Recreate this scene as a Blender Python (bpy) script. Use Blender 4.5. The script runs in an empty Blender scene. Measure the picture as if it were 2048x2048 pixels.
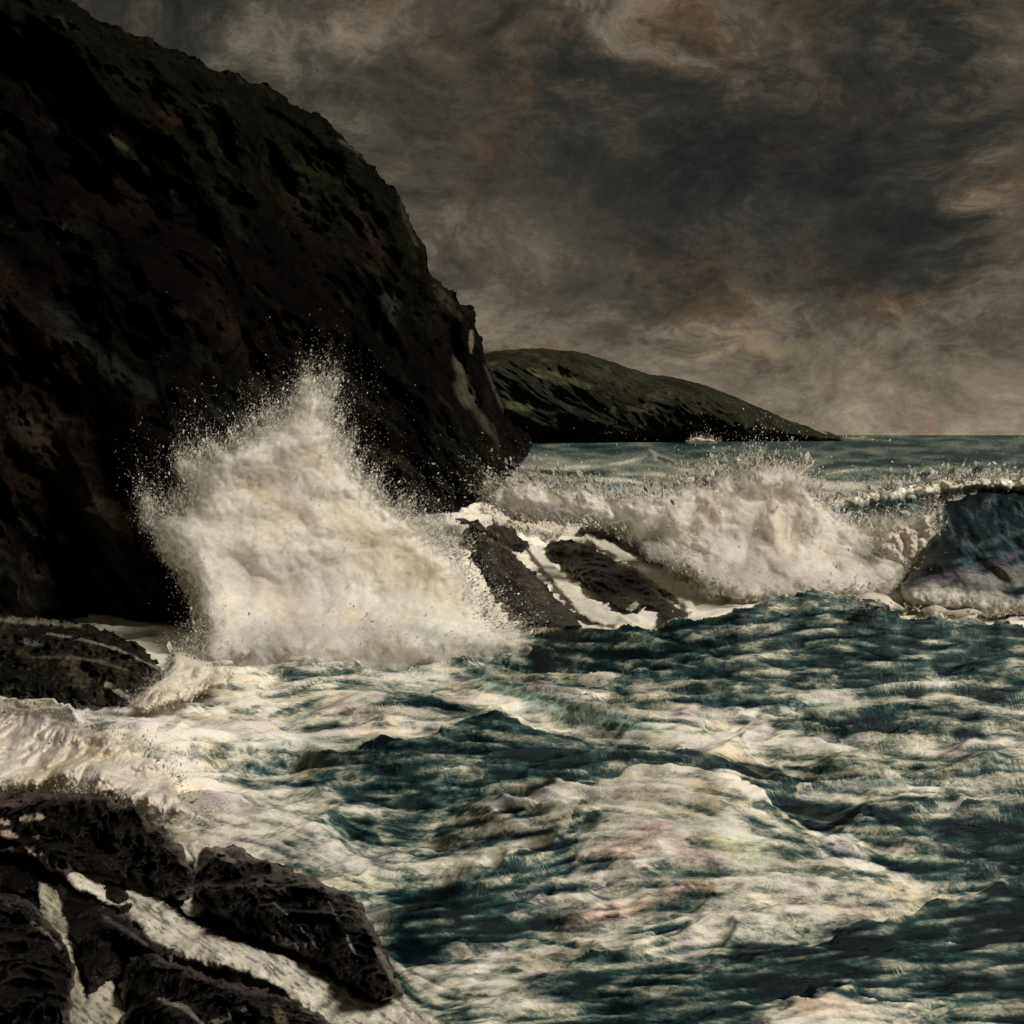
import bpy, math, random
import numpy as np
from mathutils import Vector
SC = bpy.context.scene
COL = SC.collection
rng = np.random.default_rng(7)
# ------------------------------------------------------------------ camera
H, F, V0 = 10.0, 1000.0, 435.0          # eye height, focal length in pixels of a 1024 frame, horizon row
K = 1024.0/1932.0                       # outlines below are noted on a 1932 pixel wide print
cam = bpy.data.cameras.new('camera'); cam_o = bpy.data.objects.new('camera', cam); COL.objects.link(cam_o)
cam_o.location = (0, 0, H); cam_o.rotation_euler = (math.radians(90), 0, 0)
cam.sensor_width = 36; cam.lens = 36*F/1024; cam.shift_y = (V0-512)/1024.0
cam.clip_start = 0.1; cam.clip_end = 200000
SC.camera = cam_o
SC.view_settings.view_transform = 'Standard'; SC.view_settings.look = 'None'
SC.view_settings.gamma = 1; SC.view_settings.use_curve_mapping = False; SC.view_settings.exposure = 1.25
SC.cycles.max_bounces = 6; SC.cycles.transparent_max_bounces = 12
# ------------------------------------------------------------------ sun
SUN = Vector((0.64, -0.36, 0.68)).normalized()
sl = bpy.data.lights.new('sun', 'SUN'); sl.energy = 1.5; sl.angle = math.radians(13); sl.color = (1, .94, .84)
so = bpy.data.objects.new('sun', sl); COL.objects.link(so); so.location = (60, -20, 80)
so.rotation_euler = SUN.to_track_quat('Z', 'Y').to_euler()
# ------------------------------------------------------------------ world: storm cloud over a Nishita sky
W = bpy.data.worlds.new('World'); SC.world = W; W.use_nodes = True
nt = W.node_tree; nt.nodes.clear()
class NB:
    """small node-building helper"""
    def __init__(s, t): s.t = t; s.x = 0
    def new(s, k, **kw):
        n = s.t.nodes.new(k)
        for a, b in kw.items(): setattr(n, a, b)
        return n
    def inp(s, n, i, v):
        if v is None: return
        if isinstance(v, bpy.types.NodeSocket): s.t.links.new(v, n.inputs[i])
        else: n.inputs[i].default_value = v
    def m(s, op, a, b=None, c=None, clamp=False):
        n = s.new('ShaderNodeMath', operation=op, use_clamp=clamp)
        s.inp(n, 0, a); s.inp(n, 1, b); s.inp(n, 2, c); return n.outputs[0]
    def vm(s, op, a, b=None):
        n = s.new('ShaderNodeVectorMath', operation=op); s.inp(n, 0, a); s.inp(n, 1, b); return n.outputs[0]
    def comb(s, x, y, z):
        n = s.new('ShaderNodeCombineXYZ'); s.inp(n, 0, x); s.inp(n, 1, y); s.inp(n, 2, z); return n.outputs[0]
    def noise(s, vec, scale, detail=6, rough=.6, dist=0, col=False):
        n = s.new('ShaderNodeTexNoise'); s.inp(n, 'Vector', vec)
        n.inputs['Scale'].default_value = scale; n.inputs['Detail'].default_value = detail
        n.inputs['Roughness'].default_value = rough; n.inputs['Distortion'].default_value = dist
        return n.outputs[1 if col else 0]
    def ramp(s, fac, stops, interp='LINEAR'):
        n = s.new('ShaderNodeValToRGB'); s.inp(n, 0, fac); r = n.color_ramp; r.interpolation = interp
        while len(r.elements) < len(stops): r.elements.new(.5)
        for e, (p, c) in zip(r.elements, stops): e.position = p; e.color = (c, c, c, 1) if isinstance(c, (int, float)) else (*c, 1)
        return n.outputs[0]
    def mix(s, fac, a, b, blend='MIX'):
        n = s.new('ShaderNodeMix', data_type='RGBA', blend_type=blend); s.inp(n, 0, fac)
        s.inp(n, 6, a if isinstance(a, bpy.types.NodeSocket) else (*a, 1)); s.inp(n, 7, b if isinstance(b, bpy.types.NodeSocket) else (*b, 1))
        return n.outputs[2]
    def mr(s, v, a, b, c=0, d=1, smooth=True):
        n = s.new('ShaderNodeMapRange', interpolation_type='SMOOTHSTEP' if smooth else 'LINEAR')
        for i, q in enumerate((v, a, b, c, d)): s.inp(n, i, q)
        return n.outputs[0]
B = NB(nt)
tc = B.new('ShaderNodeTexCoord'); sep = B.new('ShaderNodeSeparateXYZ'); nt.links.new(tc.outputs['Generated'], sep.inputs[0])
az = B.m('ARCTAN2', sep.outputs[0], sep.outputs[1]); el = B.m('ARCSINE', sep.outputs[2])
p = B.comb(az, B.m('MULTIPLY', el, 1.5), 0)
# seamless 3-D direction, flattened so that clouds lie in banks
d3 = B.vm('MULTIPLY', tc.outputs['Generated'], (1, 1, 1.7))
warp = B.vm('SCALE', B.vm('SUBTRACT', B.noise(d3, 2.6, 4, .55, 0, True), (.5, .5, .5))); warp.node.inputs[3].default_value = .34
dw = B.vm('ADD', d3, warp)
n1 = B.noise(dw, 4.2, 12, .68); n2 = B.noise(B.vm('ADD', dw, (3.1, 1.7, .4)), 11, 12, .74)
br1 = B.vm('MULTIPLY', d3, (1, 1, 1.15)); brush = B.m('MULTIPLY', B.m('ADD', B.noise(br1, 34, 8, .8), B.noise(br1, 110, 5, .75)), .5)
azw = B.m('ADD', az, B.m('MULTIPLY', B.m('SUBTRACT', n2, .5), .22)); elw = B.m('ADD', el, B.m('MULTIPLY', B.m('SUBTRACT', n1, .5), .26))
def blob(x, y, sx, sy, amp, rot=0):
    a0 = math.atan2((x*K-512)/F, 1); e0 = math.atan2((V0-y*K)/F, math.hypot(1, (x*K-512)/F))
    dx = B.m('SUBTRACT', azw, a0); dy = B.m('SUBTRACT', elw, e0)
    c, s_ = math.cos(math.radians(rot)), math.sin(math.radians(rot))
    ax = B.m('MULTIPLY', B.m('ADD', B.m('MULTIPLY', dx, c), B.m('MULTIPLY', dy, s_)), F/(sx*K))
    ay = B.m('MULTIPLY', B.m('SUBTRACT', B.m('MULTIPLY', dy, c), B.m('MULTIPLY', dx, s_)), F/(sy*K))
    q = B.m('ADD', B.m('MULTIPLY', ax, ax), B.m('MULTIPLY', ay, ay))
    return B.m('MULTIPLY', B.m('POWER', 2.718, B.m('MULTIPLY', q, -1)), amp*1.45)
def total(lst):
    o = lst[0]
    for q in lst[1:]: o = B.m('ADD', o, q)
    return o
hor = B.mr(elw, -0.02, 0.17, 1, 0)
lum = total([B.m('MULTIPLY', hor, .53), B.m('MULTIPLY', B.m('SUBTRACT', n1, .5), 1.15), B.m('MULTIPLY', B.m('SUBTRACT', n2, .5), 1.3),
   B.m('MULTIPLY', B.m('SUBTRACT', brush, .5), .5),
   blob(1220, 330, 260, 130, -.20, 20), blob(1550, 270, 200, 150, -.10), blob(1700, 430, 190, 90, -.16), blob(1750, 200, 200, 130, -.10), blob(900, 60, 120, 70, -.10),
   blob(780, 30, 160, 70, .12), blob(1400, 40, 170, 80, .13, -20), blob(1180, 10, 120, 60, .16), blob(1880, 60, 120, 120, .15), blob(1760, 550, 200, 60, .17, 10),
   blob(860, 450, 150, 110, .18), blob(1050, 430, 130, 80, .10), blob(680, 220, 120, 90, .10), blob(500, 60, 140, 70, .14), blob(970, 620, 120, 60, .15), blob(1390, 650, 130, 40, .10), blob(1050,150,120,80,-.08), blob(1900,340,60,120,.10)])
lum = B.m('ADD', lum, .36)
c_l = B.ramp(lum, [(0, (.0062, .0059, .0043)), (.24, (.0138, .0125, .0088)), (.50, (.0370, .0300, .0205)), (.72, (.081, .067, .049)), (.86, (.112, .092, .066)), (1, (.16, .135, .09))])
hue = B.m('ADD', B.noise(dw, 6.5, 5, .6, .3), total([blob(1880, 300, 120, 260, .07), blob(1250, 100, 260, 90, .14), blob(1300, 520, 250, 90, .08), blob(1200, 340, 180, 110, -.10), blob(620, 200, 160, 130, -.16), blob(1700, 700, 300, 70, -.05)]))
c_h = B.mix(B.mr(hue, .50, .80), (1, 1, 1), (1.28, .94, .68)); c_h = B.mix(B.mr(hue, .48, .30), c_h, (.95, 1.0, 1.0))
glow = blob(1390, 655, 70, 28, .7)
cl = B.mix(1, c_l, c_h, 'MULTIPLY'); cl = B.mix(B.m('MULTIPLY', glow, .22, clamp=True), cl, (.28, .20, .085))
sky = B.new('ShaderNodeTexSky', sky_type='NISHITA', sun_disc=False)
sky.sun_elevation = math.asin(SUN.z); sky.sun_rotation = math.atan2(SUN.x, SUN.y)
bg1 = B.new('ShaderNodeBackground'); nt.links.new(sky.outputs[0], bg1.inputs[0]); bg1.inputs[1].default_value = .05
bg2 = B.new('ShaderNodeBackground'); nt.links.new(cl, bg2.inputs[0]); bg2.inputs[1].default_value = .86
ms = B.new('ShaderNodeMixShader'); ms.inputs[0].default_value = .985
nt.links.new(bg1.outputs[0], ms.inputs[1]); nt.links.new(bg2.outputs[0], ms.inputs[2])
wo = B.new('ShaderNodeOutputWorld'); nt.links.new(ms.outputs[0], wo.inputs[0])
# ------------------------------------------------------------------ numeric helpers
def P(u, v, Y): return np.stack([(u-512)/F*Y, Y, H+(V0-v)/F*Y], -1)
_perm = np.random.default_rng(11).permutation(512).astype(np.int64); _perm = np.concatenate([_perm]*3)
_g3 = np.random.default_rng(12).normal(size=(512, 3)); _g3 /= np.linalg.norm(_g3, axis=1)[:, None]
def pn3(x, y, z):
    xi, yi, zi = np.floor(x), np.floor(y), np.floor(z); fx, fy, fz = x-xi, y-yi, z-zi
    xi, yi, zi = (xi.astype(np.int64) & 511), (yi.astype(np.int64) & 511), (zi.astype(np.int64) & 511)
    s = lambda t: t*t*t*(t*(t*6-15)+10); wx, wy, wz = s(fx), s(fy), s(fz); o = 0
    for a in (0, 1):
        for b in (0, 1):
            h = _perm[_perm[xi+a]+yi+b]
            for c in (0, 1):
                g = _g3[_perm[h+zi+c] & 511]
                o = o + (wx if a else 1-wx)*(wy if b else 1-wy)*(wz if c else 1-wz)*(g[..., 0]*(fx-a)+g[..., 1]*(fy-b)+g[..., 2]*(fz-c))
    return o*1.6
def fbm(x, y, z, oct=4, gain=.5, mode='', lim=None):
    a, o = 1, 0
    for i in range(oct):
        n = pn3(x+i*17.3, y+i*5.1, z+i*9.7)
        if lim is not None: n = n*np.clip(lim/2**i, 0, 1)+(0 if not mode else .25*(1-np.clip(lim/2**i, 0, 1)))
        if mode == 'r': n = 1-2*np.abs(n)
        elif mode == 'b': n = 2*np.abs(n)
        o = o+a*n; a *= gain; x, y, z = x*2.03, y*2.03, z*2.03
    return o
def sst(x, a, b): t = np.clip((x-a)/(b-a), 0, 1); return t*t*(3-2*t)
def segdist(px, py, pts, closed=False, signed=False):
    """distance to a polyline, side, parameter index"""
    pts = np.asarray(pts, float); n = len(pts); best = np.full(px.shape, 1e18); side = np.zeros(px.shape); par = np.zeros(px.shape)
    for i in range(n if closed else n-1):
        a, b = pts[i][:2], pts[(i+1) % n][:2]; d = b-a; L = (d**2).sum()+1e-12
        t = np.clip(((px-a[0])*d[0]+(py-a[1])*d[1])/L, 0, 1); dx, dy = px-a[0]-t*d[0], py-a[1]-t*d[1]; q = dx*dx+dy*dy
        m = q < best; best = np.where(m, q, best); side = np.where(m, d[0]*(py-a[1])-d[1]*(px-a[0]), side); par = np.where(m, i+t, par)
    return np.sqrt(best), np.sign(side), par
def inside(px, py, pts):
    pts = np.asarray(pts, float); r = np.zeros(px.shape, bool); n = len(pts)
    for i in range(n):
        (x1, y1), (x2, y2) = pts[i][:2], pts[(i+1) % n][:2]
        if y1 == y2: continue
        c = ((y1 > py) != (y2 > py)) & (px < (x2-x1)*(py-y1)/(y2-y1)+x1); r ^= c
    return r
def smooth_poly(pts, closed=True, it=2):
    p = np.asarray(pts, float)
    for _ in range(it):
        if closed: q = np.roll(p, -1, 0); p = np.stack([.75*p+.25*q, .25*p+.75*q], 1).reshape(-1, p.shape[1])
        else:
            q = np.stack([.75*p[:-1]+.25*p[1:], .25*p[:-1]+.75*p[1:]], 1).reshape(-1, p.shape[1]); p = np.concatenate([p[:1], q, p[-1:]])
    return p
def bil(img, x, y):
    h, w = img.shape[:2]; x = np.clip(x, 0, w-1.001); y = np.clip(y, 0, h-1.001); xi, yi = x.astype(int), y.astype(int); fx, fy = x-xi, y-yi
    if img.ndim == 3: fx, fy = fx[..., None], fy[..., None]
    return (img[yi, xi]*(1-fx)+img[yi, xi+1]*fx)*(1-fy)+(img[yi+1, xi]*(1-fx)+img[yi+1, xi+1]*fx)*fy
def rampc(t, stops):
    ps = [s[0] for s in stops]; return np.stack([np.interp(t, ps, [s[1][k] for s in stops]) for k in range(3)], -1)
def mesh_obj(name, verts, faces, mat, parent=None, cols=None, attrs=None, smooth=True, link=True):
    me = bpy.data.meshes.new(name); nv = len(verts); nf = len(faces); k = faces.shape[1]
    me.vertices.add(nv); me.vertices.foreach_set('co', np.ascontiguousarray(verts, np.float32).ravel())
    me.loops.add(nf*k); me.loops.foreach_set('vertex_index', np.ascontiguousarray(faces, np.int32).ravel())
    me.polygons.add(nf); me.polygons.foreach_set('loop_start', np.arange(0, nf*k, k, dtype=np.int32))
    me.polygons.foreach_set('use_smooth', np.full(nf, smooth))
    me.update(calc_edges=True)
    if cols is not None:
        a = me.color_attributes.new('col', 'FLOAT_COLOR', 'POINT'); c = np.ones((nv, 4), np.float32); c[:, :3] = cols; a.data.foreach_set('color', c.ravel())
    for k2, v2 in (attrs or {}).items():
        a = me.attributes.new(k2, 'FLOAT', 'POINT'); a.data.foreach_set('value', np.ascontiguousarray(v2, np.float32).ravel())
    me.materials.append(mat); o = bpy.data.objects.new(name, me); COL.objects.link(o)
    if parent: o.parent = parent; o.matrix_parent_inverse.identity(); o.location = -Vector(parent.location)
    return o
def tag(o, label=None, cat=None, group=None, kind=None):
    for k, v in (('label', label), ('category', cat), ('group', group), ('kind', kind)):
        if v: o[k] = v
    return o
def empty(name, loc, label, cat, group=None):
    o = bpy.data.objects.new(name, None); COL.objects.link(o); o.location = loc; return tag(o, label, cat, group)
# ------------------------------------------------------------------ materials
def base_mat(name):
    m = bpy.data.materials.new(name); m.use_nodes = True; t = m.node_tree; b = NB(t); bs = t.nodes['Principled BSDF']; return m, t, b, bs
def attr(b, name, out=0):
    n = b.new('ShaderNodeAttribute'); n.attribute_name = name; return n.outputs[out]
SEA_RAMP = [(-.2,(.0012,.0045,.006)),(.10,(.0028,.0105,.0125)),(.26,(.012,.034,.036)),(.38,(.042,.074,.070)),(.52,(.125,.150,.128)),(.68,(.29,.305,.245)),(.86,(.56,.545,.44)),(1.15,(.86,.83,.70))]
def mat_sea():
    m, t, b, bs = base_mat('sea_water')
    geo = b.new('ShaderNodeTexCoord').outputs['Object']; foam = attr(b, 'foam', 2); c = attr(b, 'col')
    st = b.vm('MULTIPLY', geo, (.36, 1, 1)); n = b.noise(st, 5.5, 8, .72, .5); n0 = b.noise(st, 1.5, 7, .66, .4)
    t0 = foam; foam = b.m('ADD', 0, b.m('ADD', b.m('MULTIPLY', b.m('SUBTRACT', n, .5), .62), b.m('MULTIPLY', b.m('SUBTRACT', n0, .5), .55)))
    foam = b.m('ADD', foam, b.m('MULTIPLY', b.m('SUBTRACT', b.noise(st, 21, 7, .75, .3), .5), .6))
    vo = b.new('ShaderNodeTexVoronoi', feature='DISTANCE_TO_EDGE'); vo.inputs['Scale'].default_value = 1.7
    wv = b.vm('ADD', b.vm('MULTIPLY', st, (1, 1, .6)), b.vm('MULTIPLY', b.noise(st, 2.2, 5, .65, .5, True), (.9, .9, .9))); t.links.new(wv, vo.inputs['Vector'])
    vo2 = b.new('ShaderNodeTexVoronoi', feature='DISTANCE_TO_EDGE'); vo2.inputs['Scale'].default_value = 5.5; t.links.new(wv, vo2.inputs['Vector'])
    foam = b.m('ADD', foam, b.m('ADD', b.mr(vo.outputs['Distance'], 0, .30, .15, -.11), b.mr(vo2.outputs['Distance'], 0, .28, .10, -.06)))
    foam = b.m('ADD', t0, b.m('MULTIPLY', foam, b.mr(t0, .04, .42, .28, 1)))
    sc = b.m('MULTIPLY', b.m('ADD', foam, .2), 1/1.5)
    rp = b.ramp(sc, [((p_+.2)/1.5, c_) for p_, c_ in SEA_RAMP]); c = b.mix(1, rp, c, 'MULTIPLY'); t.links.new(c, bs.inputs['Base Color'])
    t.links.new(b.mr(foam, .1, .55, .22, .8), bs.inputs['Roughness']); bs.inputs['IOR'].default_value = 1.33; bs.inputs['Specular IOR Level'].default_value = .3
    bp = b.new('ShaderNodeBump'); bp.inputs['Strength'].default_value = .55; bp.inputs['Distance'].default_value = .12
    t.links.new(b.m('ADD', n, b.m('MULTIPLY', b.noise(st, 17, 5, .7), .4)), bp.inputs['Height']); t.links.new(bp.outputs[0], bs.inputs['Normal']); return m
def mat_rock(name, scale, bump, rough=.55, spec=.3, stretch=(1, 1, 1), amp=(.55, 1.6), facet=.7):
    m, t, b, bs = base_mat(name)
    geo = b.vm('MULTIPLY', b.new('ShaderNodeTexCoord').outputs['Object'], stretch); c = attr(b, 'col')
    n = b.noise(geo, scale, 9, .68, .5); n2 = b.noise(geo, scale*5, 6, .7)
    vo = b.new('ShaderNodeTexVoronoi'); vo.inputs['Scale'].default_value = scale*1.6; nv = b.noise(geo, scale*1.2, 4, .6, 0, True)
    t.links.new(b.vm('ADD', b.vm('MULTIPLY', geo, (1, 1, 1.7)), b.vm('MULTIPLY', nv, (.9/scale,)*3)), vo.inputs['Vector'])
    f = b.m('MULTIPLY', b.mr(n, .32, .68, *amp), b.mr(n2, .3, .7, .6, 1.45))
    c = b.mix(1, c, b.comb(f, f, f), 'MULTIPLY'); t.links.new(c, bs.inputs['Base Color'])
    bs.inputs['Roughness'].default_value = rough; n = b.m('ADD', n, b.m('MULTIPLY', vo.outputs['Distance'], facet)); bs.inputs['Specular IOR Level'].default_value = spec
    bp = b.new('ShaderNodeBump'); bp.inputs['Strength'].default_value = .9; bp.inputs['Distance'].default_value = bump
    t.links.new(b.m('ADD', n, b.m('MULTIPLY', n2, .3)), bp.inputs['Height']); t.links.new(bp.outputs[0], bs.inputs['Normal']); return m
def mat_spray(name='spray', scale=1.2, soft=True, dens=1.0, tl=.12):
    m, t, b, bs = base_mat(name); out = t.nodes['Material Output']; t.nodes.remove(bs)
    geo = b.new('ShaderNodeTexCoord').outputs['Object']; c = attr(b, 'col'); n = b.noise(geo, scale, 9, .68, .6); n2 = b.noise(geo, scale*6, 6, .7)
    f = b.m('MULTIPLY', b.mr(n, .3, .7, .84, 1.14), b.mr(n2, .3, .7, .88, 1.1)); c = b.mix(1, c, b.comb(f, f, f), 'MULTIPLY')
    d = b.new('ShaderNodeBsdfDiffuse'); tr = b.new('ShaderNodeBsdfTranslucent'); t.links.new(c, d.inputs[0]); t.links.new(c, tr.inputs[0])
    bp = b.new('ShaderNodeBump'); bp.inputs['Strength'].default_value = .35; bp.inputs['Distance'].default_value = .3
    t.links.new(b.m('ADD', n, b.m('MULTIPLY', n2, .25)), bp.inputs['Height']); t.links.new(bp.outputs[0], d.inputs['Normal'])
    mx = b.new('ShaderNodeMixShader'); mx.inputs[0].default_value = tl; t.links.new(d.outputs[0], mx.inputs[1]); t.links.new(tr.outputs[0], mx.inputs[2])
    sh = mx.outputs[0]
    if soft:
        tp = b.new('ShaderNodeBsdfTransparent'); e = attr(b, 'edge', 2); nn = b.noise(geo, scale*2.2, 10, .78, .8)
        al = b.mr(b.m('ADD', e, b.m('MULTIPLY', b.m('SUBTRACT', nn, .5), 1.6)), .12, .6, 0, dens)
        mx2 = b.new('ShaderNodeMixShader'); t.links.new(al, mx2.inputs[0]); t.links.new(tp.outputs[0], mx2.inputs[1]); t.links.new(sh, mx2.inputs[2]); sh = mx2.outputs[0]
    t.links.new(sh, out.inputs[0]); return m
M_FOAM = mat_spray('running_foam', 2.4, True, 1, .1); M_SEA = mat_sea(); M_CLIFF = mat_rock('cliff_rock', .35, 1.3, .7, .025); M_HILL = mat_rock('hill_turf', .03, 8, .9, .05)
M_ROCK = mat_rock('wet_rock', 1.5, .14, .33, .16, facet=.45); M_SPRAY = mat_spray(); M_DROP = mat_spray('droplets', 2, False, 1, .5); M_MIST = mat_spray('mist', .8, True, .42, .45); M_WAVE = mat_rock('wave_face', .5, .25, .35, .18, (1, 1, 1), (.6, 1.5), 0)

# ------------------------------------------------------------------ the sea: ridges (crest outline, heights)
RIDGES = [ # points (x, y, h), front width m, back width m, power
 ([(960,1212,.2),(1020,1212,.5),(1080,1213,1.0),(1140,1214,1.3),(1280,1208,1.7),(1380,1188,2.2),(1450,1165,2.6),(1500,1158,2.7),(1560,1140,3.1),(1620,1160,2.7),(1700,1185,2.3),(1800,1195,2.0),(1932,1210,1.8),(2150,1230,1.6)], 5, 9, 1.3),
 ([(560,1445,.2),(620,1430,.6),(700,1425,.8),(780,1405,1.1),(820,1394,1.25),(870,1392,1.2),(940,1378,1.5),(1000,1387,1.4),(1050,1402,1.2),(1110,1415,1.1),(1150,1420,.9),(1200,1412,1.0),(1260,1435,.7),(1350,1442,.6),(1450,1452,.6),(1540,1475,.2)], 2.8, 3.5, 1.3),
 ([(830,1590,.1),(900,1560,.4),(985,1530,.85),(1080,1500,1.4),(1180,1474,1.8),(1260,1462,2.0),(1340,1466,2.0),(1420,1492,1.8),(1480,1540,1.4),(1540,1580,1.1),(1600,1600,.9),(1660,1612,.7),(1740,1620,.5),(1850,1622,.2)], 4.8, 4.2, 1.15),
 ([(1440,1570,.2),(1560,1555,.6),(1620,1533,.9),(1690,1518,1.2),(1760,1540,.9),(1830,1533,.9),(1860,1522,1.0),(1932,1530,.8),(2150,1540,.7)], 1.9, 2.2, 1.4),
 ([(1000,1845,.2),(1150,1812,.5),(1300,1822,.6),(1500,1792,.9),(1600,1770,1.0),(1700,1742,1.1),(1740,1728,1.2),(1790,1716,1.2),(1840,1694,1.35),(1885,1676,1.5),(1932,1694,1.35),(2150,1720,1.0)], 2.2, 2.0, 1.4),
 ([(1380,1935,.2),(1470,1920,.4),(1520,1885,.65),(1552,1868,.8),(1600,1890,.6),(1700,1912,.4),(1850,1925,.3)], 1.0, 1.1, 1.3),
 ([(690,1728,.1),(760,1715,.5),(850,1690,.8),(950,1655,.9),(1040,1620,.8),(1110,1590,.3)], 1.8, 2.0, 1.3),
 ([(1220,1275,.2),(1300,1262,.5),(1400,1275,.3),(1500,1300,.2)], 2.5, 3, 1.5), ([(1780,1275,.3),(1850,1255,.7),(1900,1238,1.1),(1960,1262,.7),(2100,1290,.4)], 2.4, 3, 1.4),
 ([(480,1285,.1),(560,1262,.6),(610,1255,.7),(680,1265,.4),(740,1290,.1)], 2.0, 3, 1.6), ([(640,1345,.1),(720,1325,.45),(790,1325,.5),(880,1350,.3),(1000,1385,.1)], 1.6, 2.5, 1.5),
 ([(700,1270,.2),(900,1262,.5),(1050,1310,.6),(1200,1370,.5),(1350,1395,.2)], 2.4, 3, 1.6), ([(1080,1870,.02),(1200,1860,.03),(1320,1855,.02)], 1.0, 1.2, 1.5),
 ([(1480,1360,.2),(1650,1352,.5),(1780,1340,.6),(1932,1350,.5)], 1.9, 2.6, 1.5), ([(1440,1462,.1),(1550,1448,.4),(1640,1448,.45),(1800,1450,.4),(1932,1445,.4)], 1.3, 2.2, 1.5),
 ([(180,1300,.2),(330,1262,.9),(420,1262,.9),(520,1300,.3)], 3, 4, 1.6), ([(0,1330,.3),(80,1325,1.1),(170,1370,1.3),(300,1400,1.0),(420,1400,.6),(560,1420,.2)], 3, 3, 1.4),
 ([(120,1470,.4),(280,1490,.8),(420,1520,.7),(560,1560,.5),(700,1640,.2)], 2.2, 2.5, 1.5),
 ([(850,1745,.1),(1000,1715,.3),(1120,1690,.35),(1200,1680,.1)], 1.1, 1.4, 1.5), ([(1240,1700,.02),(1330,1690,.03),(1420,1700,.02)], 1.0, 1.2, 1.4), ([(1380,1690,.15),(1440,1662,.45),(1500,1645,.7),(1600,1660,.5),(1720,1690,.3)],1.2,1.6,1.5),
 ([(960,880,.3),(1080,880,1.2),(1160,874,1.0),(1222,858,1.5),(1245,858,1.5),(1275,874,1.0),(1400,878,.5)], 12, 14, 1.6),
 ([(1650,890,.5),(1740,876,2.2),(1790,882,1.6),(1932,884,1.2)], 10, 12, 1.5), ([(1400,905,.5),(1560,893,1.6),(1640,880,2.4),(1720,900,1.0)], 9, 10, 1.5),
 ([(700,1000,2.5),(820,985,4),(900,960,4.6),(960,925,4.8),(1040,922,4.2),(1180,945,3.4),(1300,985,2.5),(1450,1040,1.2)], 20, 18, 1.1),
]
NC = 1000; vs = np.concatenate([V0+np.geomspace(.12, 2, 14)[:-1], np.linspace(V0+2, 1115, 790)]); us = np.concatenate([-170-np.geomspace(2000, 4, 30), np.linspace(-170, 1194, NC-60), 1194+np.geomspace(4, 2000, 30)]); NR = len(vs)
FACE = {0:.06,1:.03,2:.60,3:.05,4:.04,5:.75,6:.06,7:.14,8:.08,9:.22,10:.30,12:.08,13:.15,14:.22,18:.12,19:.10,20:.5}  # foam cover on ridge fronts; low values also paint the face's shade
def ridges(Yg, Xg, fine):
    Z = np.zeros_like(Yg); FM = np.zeros_like(Yg); FV = np.zeros_like(Yg); rn = fbm(Xg*.3, Yg*.3, 0*Xg+1.3, 2, .45)
    for ri, (pts, wf, wb, pw) in enumerate(RIDGES):                       # crest distance and height as functions of bearing
        q = smooth_poly(pts, False, 1); uc = q[:, 0]*K; yc = (H-np.interp(us, uc, q[:, 2]))*F/(np.interp(us, uc, q[:, 1])*K-V0)
        tp = sst(us, uc[0]-70, uc[0]+40)*sst(us, uc[-1]+70, uc[-1]-40); hh = np.interp(us, uc, q[:, 2])*tp; pk = np.clip(fbm(us*.016+ri*7.7, 0*us+ri*3.1, 0*us, 2, .45, 'r'), 0, 1.4)*(0 if ri > 20 else .10 if ri in (2, 4) else .22)
        uL = 1; kk = np.exp(-np.linspace(-2, 2, 25)**2); kk /= kk.sum(); hh = np.convolve(np.pad(hh, 12, 'edge'), kk, 'valid'); pk = np.convolve(np.pad(pk, 12, 'edge'), kk, 'valid'); yc = np.convolve(np.pad(yc, 12, 'edge'), kk, 'valid')
        act = hh > 0; d = Yg[:, act]-yc[None, act]; d = d+.05*wf*rn[:, act]*np.clip(np.abs(d)/wf*3, 0, 1); front = d < 0
        x = np.abs(d)/np.where(front, wf*1.45, wb*1.2); cz = hh[None, act]*(np.where(front, np.clip(1-x, 0, 1)**(pw+.2), np.clip(1-x, 0, 1)**pw)+pk[None, act]*np.clip(1-2.2*x, 0, 1)**1.6); Z[:, act] = (Z[:, act]**3+cz**3)**(1/3)
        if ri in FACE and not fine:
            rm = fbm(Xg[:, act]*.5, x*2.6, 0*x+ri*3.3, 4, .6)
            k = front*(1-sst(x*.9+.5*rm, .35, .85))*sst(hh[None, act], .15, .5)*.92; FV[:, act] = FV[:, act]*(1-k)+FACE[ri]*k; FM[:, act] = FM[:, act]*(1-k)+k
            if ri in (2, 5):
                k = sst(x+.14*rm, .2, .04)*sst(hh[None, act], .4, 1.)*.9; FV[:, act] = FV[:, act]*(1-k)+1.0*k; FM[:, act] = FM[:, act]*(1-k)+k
    return (Z, FM, FV)
# rows are spread so that steep wave faces get as many of them as flat water
vf = np.concatenate([V0+np.geomspace(.12, 2, 14)[:-1], np.linspace(V0+2, 1115, 1500), np.geomspace(1117, 3200, 60)]); U, V = np.meshgrid(us, vf); Yf = H*F/(V-V0); Xf = (U-512)/F*Yf; Zf = ridges(Yf, Xf, 1)[0]
svf = V0+F*(H-Zf)/Yf; dv = np.abs(np.diff(svf, axis=0))+.30*np.diff(V, axis=0); dv = np.where(V[1:] > 1115, dv*.04, dv); cs = np.concatenate([np.zeros((1, NC)), np.cumsum(dv, 0)]); tt = np.linspace(0, 1, NR)**1.0
Yg = np.empty((NR, NC))
for j in range(NC): Yg[:, j] = H*F/(np.interp(tt*cs[-1, j], cs[:, j], vf)-V0)
Yg[0] = Yf[0]; U = np.repeat(us[None], NR, 0); Xg = (U-512)/F*Yg; Zg, FM, FV = ridges(Yg, Xg, 0)
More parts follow.
